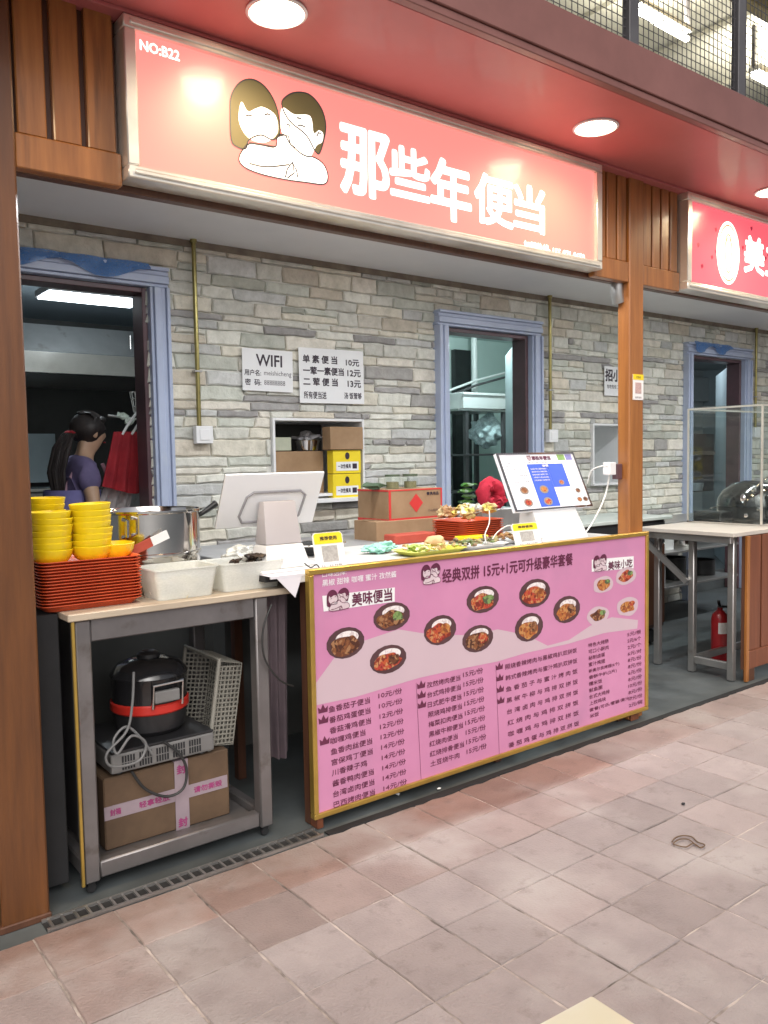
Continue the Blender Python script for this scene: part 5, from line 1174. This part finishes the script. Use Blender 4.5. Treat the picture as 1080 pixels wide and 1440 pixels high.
m_ = M(); m_.lathe([(.001, .001), (.07, .001), (.10, .02), (.15, .05), (.158, .052), (.145, .046), (.09, .015), (.001, .01)], (c_.x, c_.y+.14, CT), 32, sy=.8); part(m_, 'dish_shell', mat('dark steel dish', (.10, .10, .10), None, 4, .25, .6), t, smooth=True)
part(M().tube([(c_.x+.157*math.cos(a_), c_.y+.14+.157*.8*math.sin(a_), CT+.053) for a_ in [i_*math.tau/32 for i_ in range(33)]], .004, 6), 'steel_rim', STEELP, t, smooth=True)
c_ = G(540, 776, CT+.01); m_ = M()
for k in range(6): m_.blob((c_.x+random.uniform(-.05, .05), c_.y+.03+random.uniform(-.03, .03), CT+.02+random.uniform(0, .015)), (.045, .03, .018), k, .4, 2, 3)
setp(m_.build('dish_cloth', mat('mint green cloth', (.32, .62, .52), (.25, .52, .43), 9, .8), smooth=True), 'crumpled mint green dish cloth on the counter', 'cloth')
# food plates along the counter edge
def plate(pxa, pxb, py, Y, label, rim, cols, n, kind):
    a, b = P(pxa, py, Y), P(pxb, py, Y); cx_, w_ = (a.x+b.x)/2, (b.x-a.x); z_ = CT+.001
    t = thing('food_plate', label, 'plate', (cx_, Y, z_)); mb = M(); rings(mb, [(w_*.8, .13, .03, 0), (w_, .19, .045, .022), (w_*1.02, .2, .045, .024), (w_*.8, .13, .03, .005)])
    mb.v = [(v[0]+cx_, v[1]+Y, v[2]+z_) for v in mb.v]; part(mb, 'plate_shell', rim, t, smooth=True)
    fmt = foodmat('served food', cols, 45); rr = random.Random(pxa)
    mb = M()
    for k in range(n):
        c_ = (cx_+rr.uniform(-.42, .42)*w_, Y+rr.uniform(-.07, .07), z_+.025+rr.uniform(0, .02))
        if kind == 'bits': mb.blob(c_, (rr.uniform(.010, .024), rr.uniform(.01, .02), rr.uniform(.006, .014)), k, .4, 2, 1)
        else: mb.blob(c_, (rr.uniform(.03, .05), .03, rr.uniform(.018, .026)), k, .25, 2, 3)
    part(mb, 'food', fmt, t, smooth=(kind != 'bits')); return t
RIMY = mat('yellow green plate', (.62, .62, .10), (.58, .58, .09), 3, .35)
t = plate(564, 642, 778, 2.95, 'yellow plate with bread rolls and salad leaves', RIMY, [(.62, .48, .28), (.35, .42, .12), (.7, .58, .4), (.5, .3, .15)], 34, 'bits')
c_ = P(612, 764, 2.98); part(M().blob((c_.x, 2.98, CT+.052), (.052, .045, .028), 3, .15, 1.5, 3), 'bread_roll', mat('bread crust', (.50, .30, .13), (.62, .45, .25), 14, .7, bump=.3), t, smooth=True)
c_ = P(587, 770, 2.93); part(M().blob((c_.x-.01, 2.93, CT+.04), (.045, .03, .016), 8, .4, 2, 3), 'lettuce', mat('lettuce', (.30, .42, .08), (.4, .5, .15), 20, .5), t, smooth=True)
plate(640, 700, 768, 2.96, 'white plate of dark greens and meat shreds', PLW, [(.12, .16, .05), (.2, .12, .06), (.3, .26, .12), (.08, .07, .04)], 46, 'bits')
plate(697, 752, 762, 3.0, 'white plate of brown skewered meat beside the payment stand', PLW, [(.32, .15, .05), (.42, .24, .09), (.22, .1, .04), (.2, .24, .06)], 46, 'bits')
a = G(655, 765, CT); setp(M().box(a.x, a.x+.17, a.y-.0, a.y+.09, CT+.001, CT+.036).build('yellow_box', YEL, bevel=.005), 'small yellow box between the food and the orange trays', 'box')
a = G(568, 768, CT); setp(M().box(a.x, a.x+.28, a.y+.07, a.y+.17, CT+.001, CT+.05).build('red_packet', CARDR, bevel=.005), 'flat red packet behind the bread plate', 'packet')
# cartons at the back
bc = thing('back_counter', 'low back counter against the stone wall behind the till', 'counter', (3.0, 3.9, 0))
part(M().box(1.75, 3.75, 3.52, 4.15, 1.0, 1.04), 'worktop', mat('grey worktop', (.35, .35, .36), None, 4, .4), bc, bevel=.003)
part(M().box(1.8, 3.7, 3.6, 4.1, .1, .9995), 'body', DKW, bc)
def carton(pl, pc, pr, yt, yb, Y, label, m, extra=None, name='carton'):
    b = fitbox(pl, pc, pr, yt, yb, Y); t = thing(name, label, 'box', ((b[0]+b[1])/2, (b[2]+b[3])/2, b[4]))
    part(M().box(*b), 'carton_body', m, t, bevel=.003)
    if extra: extra(t, b)
    return b
Yc = 3.62
def tape1(t, b): part(M().box(b[0]-.001, b[1]+.001, (b[2]+b[3])/2-.025, (b[2]+b[3])/2+.025, b[5]+.0005, b[5]+.002), 'tape', mat('brown tape', (.36, .24, .14), None, 5, .3), t)
b = fitbox(497, 530, 626, 733, 770, Yc); zlow = b[5]
carton(497, 530, 626, 734, 772, Yc, 'plain brown carton under the red printed carton', CARD, tape1)
def redprint(t, b):
    y = b[2]-.0008; m_ = M(); x0, x1, z0, z1 = b[0], b[1], b[4], b[5]; w_, h_ = x1-x0, z1-z0
    m_.box(x0, x1, y-.0006, y, z0+.001, z0+.10*h_); m_.box(x0, x0+.04*w_, y-.0006, y, z0+.1001*h_, z1-.001); m_.box(x0+.0401*w_, x1, y-.0006, y, z1-.05*h_, z1-.001); m_.box(x1-.03*w_, x1-.0005, y-.0006, y, z0+.1001*h_, z1-.0501*h_)
    cx_, cz_ = x0+.50*w_, z0+.55*h_; flat(m_, [(cx_, cz_-.30*h_), (cx_+.13*w_, cz_), (cx_, cz_+.30*h_), (cx_-.13*w_, cz_)], wallface(y), .0007, 0, False)
    part(m_, 'red_print', REDP, t)
    m_ = M(); xl = x0-.0008
    m_.box(xl-.0006, xl, b[2]+.001, b[3], z0, z0+.08*h_); m_.box(xl-.0006, xl, b[2]+.001, b[3], z1-.06*h_, z1-.001); part(m_, 'red_edge', REDP, t)
    m_ = M(); text(m_, '餐具用品', wallface(y-.0008), x0+.70*w_, x0+.93*w_, z0+.78*h_, z0+.88*h_, 0, (.04, 4)); part(m_, 'lettering', INK, t); m_ = M(); text(m_, '小心轻放', wallface(y-.0008), x0+.72*w_, x0+.92*w_, z0+.25*h_, z0+.33*h_); part(m_, 'lettering', INK, t)
b = carton(503, 547, 622, 689, 734.5, Yc+.01, 'red edged brown carton with a red diamond mark on top', CARD, redprint)
for k, px in enumerate((552, 577)):
    t = thing('glass_jar', ['left', 'right'][k]+' small glass jar with a dark lid standing on the red edged carton', 'jar', P(px, 687, Yc+.1)); c_ = P(px, 687, Yc+.1); zb_ = b[5]+.001
    part(M().lathe([(.001, 0), (.042, 0), (.046, .006), (.046, .055), (.040, .065), (.040, .07)], (c_.x, Yc+.1, zb_), 20), 'glass_body', GLASS, t, smooth=True)
    part(M().lathe([(.001, .07), (.044, .07), (.044, .082), (.001, .082)], (c_.x, Yc+.1, zb_), 20), 'lid', mat('dull green lid', (.10, .13, .08), None, 5, .4), t, smooth=True)
    part(M().lathe([(.001, .002), (.036, .002), (.036, .04), (.001, .04)], (c_.x, Yc+.1, zb_), 16), 'contents', mat('olive jar contents', (.22, .2, .1), None, 30, .6), t)
m_ = M(); c_ = P(525, 687, Yc+.12); m_.blob((c_.x, Yc+.12, b[5]+.022), (.07, .03, .02), 3, .4, 2, 2); setp(m_.build('leaf_bundle', mat('dark green leaves', (.06, .1, .05), None, 20, .6), smooth=True), 'dark green bundle lying left of the jars', 'vegetables')
# hatch contents (stand on the hatch sill)
zs_ = niches[0][2]+.0185
def on_sill(pl, pc, pr, yt, yb, Y, label, m, extra=None): return carton(pl, pc, pr, yt, yb, Y, label, m, extra)
carton(381, 384, 456, 635, 702, 4.86, 'large plain carton filling the left of the wall hatch', CARD)
def yprint(t, b):
    y = b[2]-.001; w_, h_ = b[1]-b[0], b[5]-b[4]; m_ = M(); m_.box(b[0]+.1*w_, b[1]-.1*w_, y-.0006, y, b[4]+.12*h_, b[4]+.50*h_); part(m_, 'white_label', WHITE, t)
    m_ = M(); cx_, cz_ = b[0]+.5*w_, b[4]+.75*h_; flat(m_, [(cx_+.08*w_*math.cos(a_), cz_+.15*h_*math.sin(a_)) for a_ in [i_*math.tau/8 for i_ in range(8)]], wallface(y), .0008)
    text(m_, '一次性餐具', wallface(y-.0008), b[0]+.16*w_, b[0]+.62*w_, b[4]+.22*h_, b[4]+.40*h_, 0, (.04, 3)); m_.box(b[0]+.68*w_, b[0]+.84*w_, y-.0014, y-.0007, b[4]+.2*h_, b[4]+.42*h_); part(m_, 'printed_mark', INK, t)
carton(461, 469, 508, 667, 701, 4.74, 'lower bright yellow carton on the wall hatch sill', YELB, yprint)
carton(461, 469, 508, 633, 666.3, 4.74, 'upper bright yellow carton stacked in the wall hatch', YELB, yprint)
carton(455, 465, 511, 600, 632.3, 4.72, 'small open brown carton on top of the yellow cartons', CARD)
a = P(384, 700, 4.84); setp(M().box(2.80, 3.5, 4.70, 4.795, P(430, 702, 4.74).z-.03, P(430, 702, 4.74).z-.001).build('sill_board', PLW, bevel=.003), 'white sill board sticking out under the wall hatch', 'shelf')
t = thing('steel_bowl', 'steel bowl heaped with grey food wrap in the wall hatch', 'bowl', P(431, 634, 4.86)); c_ = P(431, 634, 4.95)
part(M().lathe([(.001, 0), (.08, 0), (.095, .07), (.105, .072), (.09, .066), (.075, .006), (.001, .006)], (c_.x, 4.95, c_.z+.003), 28), 'bowl_shell', STEELP, t, smooth=True)
m_ = M(); m_.blob((c_.x, 4.95, c_.z+.085), (.085, .07, .035), 2, .5, 2.2, 3); part(m_, 'wrapped_food', mat('grey food wrap', (.35, .34, .34), (.15, .14, .15), 25, .4), t, smooth=True)
carton(381, 384, 410, 615, 634, 4.87, 'small pale box next to the steel bowl in the wall hatch', mat('pale green card', (.5, .52, .4), None, 5, .7))

# second tray stack & the heap on it
a = G(655, 764, CT); tray_stack(a.x+.17, 3.45-.12, CT+.001, .33, .26, 9, .0108, 'in the stack beneath the bagged snacks', 'orange trays beneath the bagged snacks')
heap_z = CT+.001+8*.0108+.024; hx0 = a.x+.17; HY = 3.33
t = thing('snack_bags', 'heap of small clear bags of yellow and brown snacks on the orange trays', 'snack bags', (hx0, HY, heap_z)); rr = random.Random(8)
SN = [foodmat('yellow snack', [(.6, .5, .12), (.7, .62, .35), (.4, .3, .1)], 30), foodmat('brown snack', [(.32, .18, .08), (.5, .38, .2), (.15, .1, .06)], 30), filmmat('clear crinkled film', (.75, .78, .72), .55)]
for k in range(10):
    c_ = (hx0+rr.uniform(-.13, .14), HY+rr.uniform(-.07, .07), heap_z+.028+rr.uniform(0, .035)); m_ = M(); m_.blob(c_, (rr.uniform(.035, .055), .035, rr.uniform(.02, .032)), k, .4, 2.2, 3); part(m_, 'snack_bag', SN[k % 3], t, smooth=True)
# red towel behind
c_ = P(690, 694, 3.62)
setp(M().box(c_.x-.16, c_.x+.17, 3.53, 3.75, 1.0405, c_.z-.09).build('steel_box', STEEL, bevel=.004), 'plain steel box supporting the red towel behind the orange trays', 'box')
m_ = M(); vs = []; N, K = 30, 12
for i in range(N):
    a_ = i*math.tau/N
    for j in range(K):
        b_ = j*math.tau/K; q = Vector((math.cos(a_), 0, math.sin(a_))); R1 = .062; r1 = .042*(1+.45*noise.noise(Vector((math.cos(a_)*2.3+math.cos(b_), math.sin(a_)*2.3+math.sin(b_), 3))))
        p = Vector((c_.x, 3.62, c_.z-.005))+q*(R1+r1*math.cos(b_))+Vector((0, r1*math.sin(b_)*1.1, 0)); vs.append(p)
m_.add(vs, [(i*K+j, ((i+1) % N)*K+j, ((i+1) % N)*K+(j+1) % K, i*K+(j+1) % K) for i in range(N) for j in range(K)])
for k in range(5): m_.blob((c_.x+random.uniform(-.05, .09), 3.6, c_.z-.075+random.uniform(-.01, .03)), (.05, .035, .03), k, .4, 2, 3)
setp(m_.build('red_towel', mat('crimson towel', (.50, .015, .04), (.34, .01, .03), 18, .85, bump=.6), smooth=True), 'crimson towel rolled into a ring behind the menu display', 'towel')
# menu display
Yb_ = 2.96; xl, xr = P(725, 717, Yb_).x, P(833, 715, Yb_).x; zb_ = P(779, 716, Yb_).z; Yt_ = xl/slope(697, 636); zt_ = P(752, 637, Yt_).z
t = thing('menu_display', 'tilted white menu display with a blue panel on a white stand', 'menu display', ((xl+xr)/2, 3.0, CT))
dn = Vector((0, -(zt_-zb_), Yt_-Yb_)).normalized()
DS = lambda u, v, l=0: Vector((xl+(xr-xl)*u, Yb_+(Yt_-Yb_)*v, zb_+(zt_-zb_)*v))+dn*l
part(M().hexa([DS(0, 0), DS(1, 0), DS(1, 0, -.02), DS(0, 0, -.02), DS(0, 1), DS(1, 1), DS(1, 1, -.02), DS(0, 1, -.02)]), 'panel', mat('lit menu sheet', (.78, .78, .82), (.74, .74, .78), 4, .2, emit=(.9, .92, 1), estr=.18), t)
for q in ((0, 1, 0, .03), (0, 1, .97, 1), (0, .022, .0302, .9698), (.978, 1, .0302, .9698)):
    part(M().hexa([DS(q[0], q[2], .0005), DS(q[1], q[2], .0005), DS(q[1], q[2], .005), DS(q[0], q[2], .005), DS(q[0], q[3], .0005), DS(q[1], q[3], .0005), DS(q[1], q[3], .005), DS(q[0], q[3], .005)]), 'frame_strip', STEELP, t)
m_ = M()
for s_ in range(46):
    for v_ in (.015, .985): m_.add([DS(s_/46+du, v_+dv, .0058) for du, dv in ((.004, -.008), (.014, -.008), (.014, .008), (.004, .008))], [(0, 1, 2, 3)])
for s_ in range(34):
    for u_ in (.011, .989): m_.add([DS(u_+du, s_/34+dv, .0058) for du, dv in ((-.005, .004), (.005, .004), (.005, .018), (-.005, .018))], [(0, 1, 2, 3)])
part(m_, 'dotted_border', INK, t, kind='stuff')
def dq(mb, u0, u1, v0, v1, l): mb.add([DS(u0, v0, l), DS(u1, v0, l), DS(u1, v1, l), DS(u0, v1, l)], [(0, 1, 2, 3)])
m_ = M(); dq(m_, .33, .58, .05, .80, .001); dq(m_, .581, .80, .38, .80, .001); part(m_, 'blue_print', mat('blue print', (.07, .14, .62), (.06, .12, .55), 3, .25), t)
m_ = M(); dq(m_, .76, .86, .86, .965, .001); part(m_, 'green_print', mat('green print', (.25, .42, .15), None, 30, .3), t)
m_ = M(); dq(m_, .87, .96, .86, .965, .001); part(m_, 'violet_print', mat('violet print', (.25, .25, .55), None, 30, .3), t)
m_ = M(); text(m_, '那些年便当', DS, .42, .66, .87, .94, 0, (.05, 4), .0012); part(m_, 'heading_lettering', INKP, t)
emm = M(); emblem(emm, (.36, .95), .05, .085, DS, 0, 1, 2, 0, .001, .003); part(emm, 'couple_emblem', [INKP, PALE, INKP], t)
m_ = M()
ln_ = ['鱼香茄子便当 番茄鸡蛋便当', '香菇滑鸡便当 咖喱鸡便当', '鱼香肉丝便当 宫保鸡丁便当', '川香辣子鸡 酱香鸭肉便当', '台湾卤肉便当 巴西烤肉便当', '照烧鸡排便当 红烧肉便当', '孜然烤肉便当 红烧排骨']
for k, s_ in enumerate(ln_): text(m_, s_, DS, .06, .31, .76-k*.055, .785-k*.055, 0, None, .0012)
MG = mat('grey print ink', (.12, .12, .16), None, 4, .5); part(m_, 'menu_lettering', MG, t); m_ = M()
for k in range(6): text(m_, ln_[k], DS, .62, .78, .30-k*.04, .32-k*.04, 0, None, .0012)
part(m_, 'menu_lettering', MG, t); m_ = M()
for k in range(7): text(m_, ln_[k], DS, .82, .95, .78-k*.045, .80-k*.045, 0, None, .0012)
text(m_, '午餐 晚餐 外卖 便当 每日新鲜现做', DS, .06, .7, .815, .84, 0, None, .0012); part(m_, 'menu_lettering', MG, t)
m_ = M()
for k in range(5): text(m_, ln_[k], DS, .36, .56, .70-k*.05, .725-k*.05, 0, None, .0014)
text(m_, '套餐', DS, .52, .6, .745, .785, 0, (.04, 3), .0014); part(m_, 'white_lettering', INKW, t)
for k, (u, v, f_) in enumerate(((.19, .35, 0), (.19, .14, 1), (.44, .35, 2), (.44, .14, 1), (.70, .46, 1), (.88, .3, 0), (.86, .14, 2), (.94, .14, 0))):
    m_ = M(); r_ = .055 if k < 4 else .035; m_.add([DS(u+r_*math.cos(a_), v+r_*1.3*math.sin(a_), .0016) for a_ in [i_*math.tau/14 for i_ in range(14)]], [tuple(range(14))], 0)
    m_.add([DS(u+r_*.72*math.cos(a_), v+r_*.9*math.sin(a_), .002) for a_ in [i_*math.tau/10 for i_ in range(10)]], [tuple(range(10))], 1); part(m_, 'dish_print', [mat('grey bowl print', (.3, .27, .26), None, 9, .4), FM[f_]], t)
a, b = P(757, 770, 2.93).x, P(822, 765, 2.93).x
part(M().hexa([(a-.0, 2.90, CT+.001), (b, 2.90, CT+.001), (b, 3.08, CT+.001), (a, 3.08, CT+.001), (a+.005, 2.985, zb_+.03), (b-.03, 2.985, zb_+.03), (b-.03, 3.06, zb_+.03), (a+.005, 3.06, zb_+.03)]), 'stand', PLW, t, bevel=.006, segs=2, smooth=True)
# charger and cables
t = thing('charger', 'white charger plug with its lead on the side of the orange post', 'charger', (3.85, 2.9, P(857, 660, 2.9).z)); zc = P(857, 660, 2.9).z
part(M().box(3.775, 3.828, 2.85, 2.90, zc-.03, zc+.04), 'plug_body', PLW, t, bevel=.005, segs=2); part(M().box(3.829, 3.8775, 2.845, 2.8795, zc-.055, zc+.03), 'socket_box', JAMB, t, bevel=.003)
part(M().tube(spline([(3.79, 2.87, zc+.02), (3.74, 2.88, zc+.02), tuple(P(832, 662, 2.93)), tuple(P(826, 680, 2.98))]), .0035, 8), 'side_lead', CABW, t, smooth=True)
part(M().tube(spline([(3.80, 2.875, zc-.03), tuple(P(853, 690, 2.9)), tuple(P(846, 710, 2.9)), tuple(P(833, 735, 2.92)), tuple(P(822, 752, 2.93)), tuple(P(818, 766, 2.93))]), .0045, 8), 'lead', CABW, t, smooth=True)
cable('white_cable', 'thin white cable looping from the payment stand over the food', [(690, 762, 2.93), (700, 748, 2.93), (716, 739, 2.92), (727, 747, 2.91)], .0028, CABW)
cable('white_cable', 'thin white cable dropping from the snack bags to the food', [(688, 718, 3.05), (688, 735, 3.0), (682, 752, 2.96), (684, 764, 2.94)], .0028, CABW)
cable('black_cable', 'short curled black cable beside the till base', [(428, 792, 2.84), (437, 798, 2.83), (445, 794, 2.83), (450, 800, 2.83)], .0028, RUB)

# ================================================================ SECOND STALL
t = thing('steel_table', 'open ended stall table with a diagonal brace right of the orange post', 'table', (6, 3.2, 0))
TT = .985
part(M().box(4.95, 8.5, 2.79, 3.50, TT-.028, TT), 'tabletop', mat('grey beige laminate', (.52, .48, .43), (.44, .40, .36), 5, .45), t, bevel=.003)
for (x, y) in ((5.075, 2.87), (5.10, 3.17), (5.10, 3.44), (7.9, 3.44)): part(M().box(x-.022, x+.022, y-.022, y+.022, 0, TT-.0285), 'leg', STEEL, t, bevel=.005, smooth=True)
part(M().box(4.98, 5.02, 2.83, 3.49, TT-.075, TT-.0285), 'end_rail', STEEL, t, bevel=.004)
part(M().bar((5.065, 3.19, .62), (5.0, 3.50, .90), .035, .035), 'brace', STEEL, t)
part(M().box(5.085, 5.115, 2.8925, 3.1475, .06, .11), 'low_rail', STEEL, t, bevel=.004)
part(M().box(5.1225, 6.4, 3.155, 3.185, .06, .11), 'low_rail', STEEL, t, bevel=.004)
t = thing('planked_stall_counter', 'reddish brown planked counter side below the glass case', 'counter', (6.5, 2.80, 0))
part(M().box(5.10, 8.5, 2.80, 2.82, .08, TT-.03), 'backing', WOODD, t)
for k in range(20):
    x = 5.135+k*.165; part(M().box(x, x+.145, 2.786, 2.7995, .2005, TT-.032), 'plank', WOODR, t, bevel=.003)
part(M().box(5.10, 5.132, 2.778, 2.7995, .0, TT-.03), 'corner_post', WOOD, t, bevel=.003)
part(M().box(5.133, 8.5, 2.778, 2.7995, .08, .20), 'bottom_rail', WOODR, t, bevel=.004)
part(M().box(5.15, 5.22, 2.79, 2.83, -.003, .0795), 'foot', WOODD, t)
# glass display case
gc = thing('glass_display_case', 'clear glass display case on the second stall table', 'display case', (6.3, 3.25, TT))
cx0, cx1, cy0, cy1 = 5.50, 7.6, 2.90, 3.47; cz0 = TT+.002; cz1 = P(1073, 568, 2.90).z
part(M().box(cx0, cx1, cy0, cy1, cz0, cz0+.012), 'base_plate', STEELP, gc)
part(M().box(cx0+.004, cx0+.009, cy0+.013, cy1-.013, cz0+.0125, cz1-.0125), 'side_pane', GLASS, gc)
part(M().box(cx0+.013, cx1-.013, cy0+.004, cy0+.009, cz0+.0125, cz1-.0125), 'front_pane', GLASS, gc)
part(M().box(cx0+.013, cx1-.013, cy1-.009, cy1-.004, cz0+.0125, cz1-.0125), 'back_pane', GLASS, gc)
part(M().box(cx0-.01, cx1, cy0-.01, cy1+.01, cz1+.0005, cz1+.008), 'top_pane', GLASS, gc)
for (x, y) in ((cx0, cy0), (cx0, cy1-.012)): part(M().box(x, x+.012, y, y+.012, cz0+.0122, cz1-.0122), 'corner_strip', ALU, gc)
part(M().box(cx0, cx0+.012, cy0, cy1, cz1-.012, cz1), 'top_strip', ALU, gc); part(M().box(cx0+.0123, cx1, cy0, cy0+.012, cz1-.012, cz1), 'top_strip', ALU, gc); part(M().box(cx0+.0123, cx1, cy1-.012, cy1, cz1-.012, cz1), 'top_strip', ALU, gc)
# black cooking machine inside
c_ = P(1050, 700, 3.22); GB = mat('glossy black enamel', (.012, .012, .012), None, 5, .08, coat=1)
t = thing('roaster', 'glossy black domed roaster with chrome knobs inside the glass case', 'roaster', (c_.x, 3.22, cz0+.012)); zb_ = cz0+.0125
rx = .235
part(M().lathe([(.001, 0), (rx*.9, 0), (rx, .03), (rx, .10)], (c_.x+.03, 3.2, zb_), 36), 'base', BLACK, t, smooth=True)
part(M().lathe([(rx*1.02, .10), (rx*1.0, .15), (rx*.86, .21), (rx*.55, .265), (rx*.2, .285), (.001, .288)], (c_.x+.03, 3.2, zb_), 36), 'dome_lid', GB, t, smooth=True)
for (px, py, r_) in ((1046, 700, .026), (1062, 688, .018), (1068, 716, .016), (1050, 725, .014)):
    q = P(px, py, 2.975); mm = M(); mm.lathe([(.001, -.01), (r_*.5, -.01), (r_*.55, -.004), (r_, -.002), (r_, .012), (.001, .012)], (q.x, q.y, q.z), 20, axis='y'); part(mm, 'chrome_knob', STEELP, t, smooth=True)
part(M().box(c_.x-.12, c_.x+.12, 2.985, 3.02, zb_+.02, zb_+.19), 'control_panel', GB, t, bevel=.015, segs=3, smooth=True)
part(M().tube(spline([(c_.x-.15, 3.1, zb_+.21), (c_.x-.05, 3.05, zb_+.30), (c_.x+.12, 3.05, zb_+.30), (c_.x+.2, 3.1, zb_+.2)]), .008, 8), 'handle', STEELP, t, smooth=True)
q = P(985, 733, 3.3); t = thing('black_tray', 'small black tray with metal tongs inside the glass case', 'tray', (5.8, 3.3, zb_))
x_ = P(972, 733, 3.4).x; x_ = max(x_, 5.53)
part(M().box(x_, x_+.18, 3.22, 3.44, zb_+.0005, zb_+.07), 'tray_body', BLACK, t, bevel=.008)
part(M().tube([(x_+.02, 3.25, zb_+.078), (x_+.09, 3.3, zb_+.10), (x_+.17, 3.4, zb_+.08)], .006, 8), 'tongs', STEELP, t, smooth=True)
# rear table and cabinet
t = thing('rear_table', 'pale topped rear table with a dark front behind the orange post', 'table', (5.2, 4.0, 0))
part(M().box(4.35, 5.75, 3.75, 4.32, .985, 1.01), 'tabletop', mat('mint grey tabletop', (.50, .54, .50), (.44, .48, .44), 4, .4), t, bevel=.003)
part(M().box(4.40, 5.70, 3.79, 4.28, .14, .9845), 'cabinet_body', mat('dark brown cabinet', (.07, .045, .035), (.045, .03, .025), 6, .5), t, bevel=.006)
part(M().box(4.41, 5.69, 3.778, 3.7895, .80, .97), 'drawer_front', DARK, t, bevel=.003); part(M().box(4.41, 5.69, 3.778, 3.7895, .17, .79), 'door_front', WOODD, t, bevel=.003)
for (x, y) in ((4.5, 3.85), (5.6, 3.85), (4.5, 4.22), (5.6, 4.22)): part(M().lathe([(.001, -.02), (.05, -.02), (.066, 0), (.05, .02), (.001, .02)], (x, y, .064), 18, axis='y'), 'wheel', BLACK, t, smooth=True)
t = thing('steel_rack', 'low steel rack with pans and pots behind the right table', 'rack', (7, 4.4, 0))
for (x, y) in ((6.2, 4.2), (7.4, 4.2), (6.2, 4.6), (7.4, 4.6)): part(M().box(x-.02, x+.02, y-.02, y+.02, 0, .88), 'leg', STEEL, t)
for z_ in (.32, .62, .88): part(M().box(6.15, 7.45, 4.15, 4.65, z_, z_+.02), 'shelf', STEEL, t, bevel=.003)
for k, (x, z_, r_, h) in enumerate(((6.4, .34, .12, .16), (6.75, .34, .10, .2), (6.5, .64, .13, .12), (6.9, .64, .1, .15), (7.2, .34, .12, .14))):
    m_ = M(); m_.lathe([(.001, 0), (r_, 0), (r_, h), (r_*1.05, h+.005), (r_*.95, h), (r_*.93, .01), (.001, .01)], (x, 4.38, z_+.001), 24); setp(m_.build('cooking_pot', [STEELP, BLACK, PLW][k % 3], smooth=True), ['wide steel pot at the lower left of the rack', 'tall black pot on the lower shelf of the rack', 'low white basin on the middle shelf of the rack', 'narrow steel pot on the middle shelf of the rack', 'black pot at the lower right of the rack'][k], 'pot', 'pots on the steel rack')
# extinguisher
c_ = G(1016, 930, 0); EX = mat('red extinguisher paint', (.42, .02, .025), (.36, .015, .02), 4, .28, coat=.3)
t = thing('fire_extinguisher', 'red fire extinguisher standing under the second stall table', 'extinguisher', (c_.x+.02, c_.y, 0)); ce = (c_.x+.03, c_.y+.04, -.003)
part(M().lathe([(.001, 0), (.055, 0), (.06, .01), (.06, .30), (.052, .335), (.03, .36), (.018, .37), (.018, .385), (.001, .385)], ce, 28), 'cylinder', EX, t, smooth=True)
m_ = M(); m_.bar((ce[0], ce[1], .385), (ce[0]-.07, ce[1]-.03, .44), .02, .012); m_.bar((ce[0], ce[1], .38), (ce[0]-.07, ce[1]-.03, .40), .016, .01); part(m_, 'lever', BLACK, t); part(M().tube(spline([(ce[0]+.01, ce[1]-.01, .39), (ce[0]+.07, ce[1]-.05, .36), (ce[0]+.075, ce[1]-.05, .2), (ce[0]+.06, ce[1]-.045, .08)]), .009, 8), 'hose', BLACK, t, smooth=True)
m_ = M(); n = 10; vs = []
for r_ in range(2):
    for k in range(n): a_ = math.radians(200+k*11); vs.append((ce[0]+.0608*math.cos(a_), ce[1]+.0608*math.sin(a_), .20+r_*.08))
m_.add(vs, [(k, k+1, n+k+1, n+k) for k in range(n-1)]); part(m_, 'label', WHITE, t)

# ================================================================ FOREGROUND
ap = G(832, 1399, .74); lf = G(756, 1440, .74); rg = G(895, 1440, .74)
d1 = (lf-ap).normalized(); d2 = (rg-ap).normalized(); s_ = .62
CREAM = mat('glossy cream table top', (.97, .95, .82), (.93, .84, .60), 3.5, .12, coat=.8, contrast=.6)
t = thing('dining_table', 'corner of a glossy cream dining table close to the camera', 'table', ap+(d1+d2)*.3-Vector((0, 0, .74)))
q = [ap, ap+d1*s_, ap+d1*s_+d2*s_, ap+d2*s_]
part(M().hexa([p-Vector((0, 0, .03)) for p in q]+[p for p in q]), 'tabletop', CREAM, t, bevel=.004, segs=2, smooth=True)
cc = sum(q, Vector())/4
part(M().tube([(cc.x, cc.y, .03), (cc.x, cc.y, .705)], .035, 16), 'pedestal', STEEL, t, smooth=True); part(M().lathe([(.001, 0), (.22, 0), (.22, .012), (.05, .03), (.001, .03)], (cc.x, cc.y, .001), 32), 'foot_plate', STEEL, t, smooth=True)
pts = [G(945+a, 1184+b, .006) for a, b in ((0, 0), (5, -6), (16, -9), (28, -7), (36, 0), (46, 4), (40, 8), (30, 2), (20, 7), (8, 5), (2, 2), (12, -4), (24, -3), (34, 5))]
setp(M().tube(spline(pts, 5), .0026, 6).build('string_loop', mat('brown string', (.16, .10, .06), None, 9, .8), smooth=True), 'loose loop of brown string lying on the paving', 'string')
for k, (px, py, l_) in enumerate(((961, 1130, 'tiny dark scrap on the paving above the string'), (617, 1109, 'tiny pale scrap on the paving in front of the counter'), (560, 1117, 'pale crumb on the paving under the menu board'))):
    c_ = G(px, py, .006); m_ = M(); m_.blob(c_, (.012, .008, .004), k, .5, 2, 1); setp(m_.build('litter', DARK if k == 0 else WHITE), l_, 'litter')
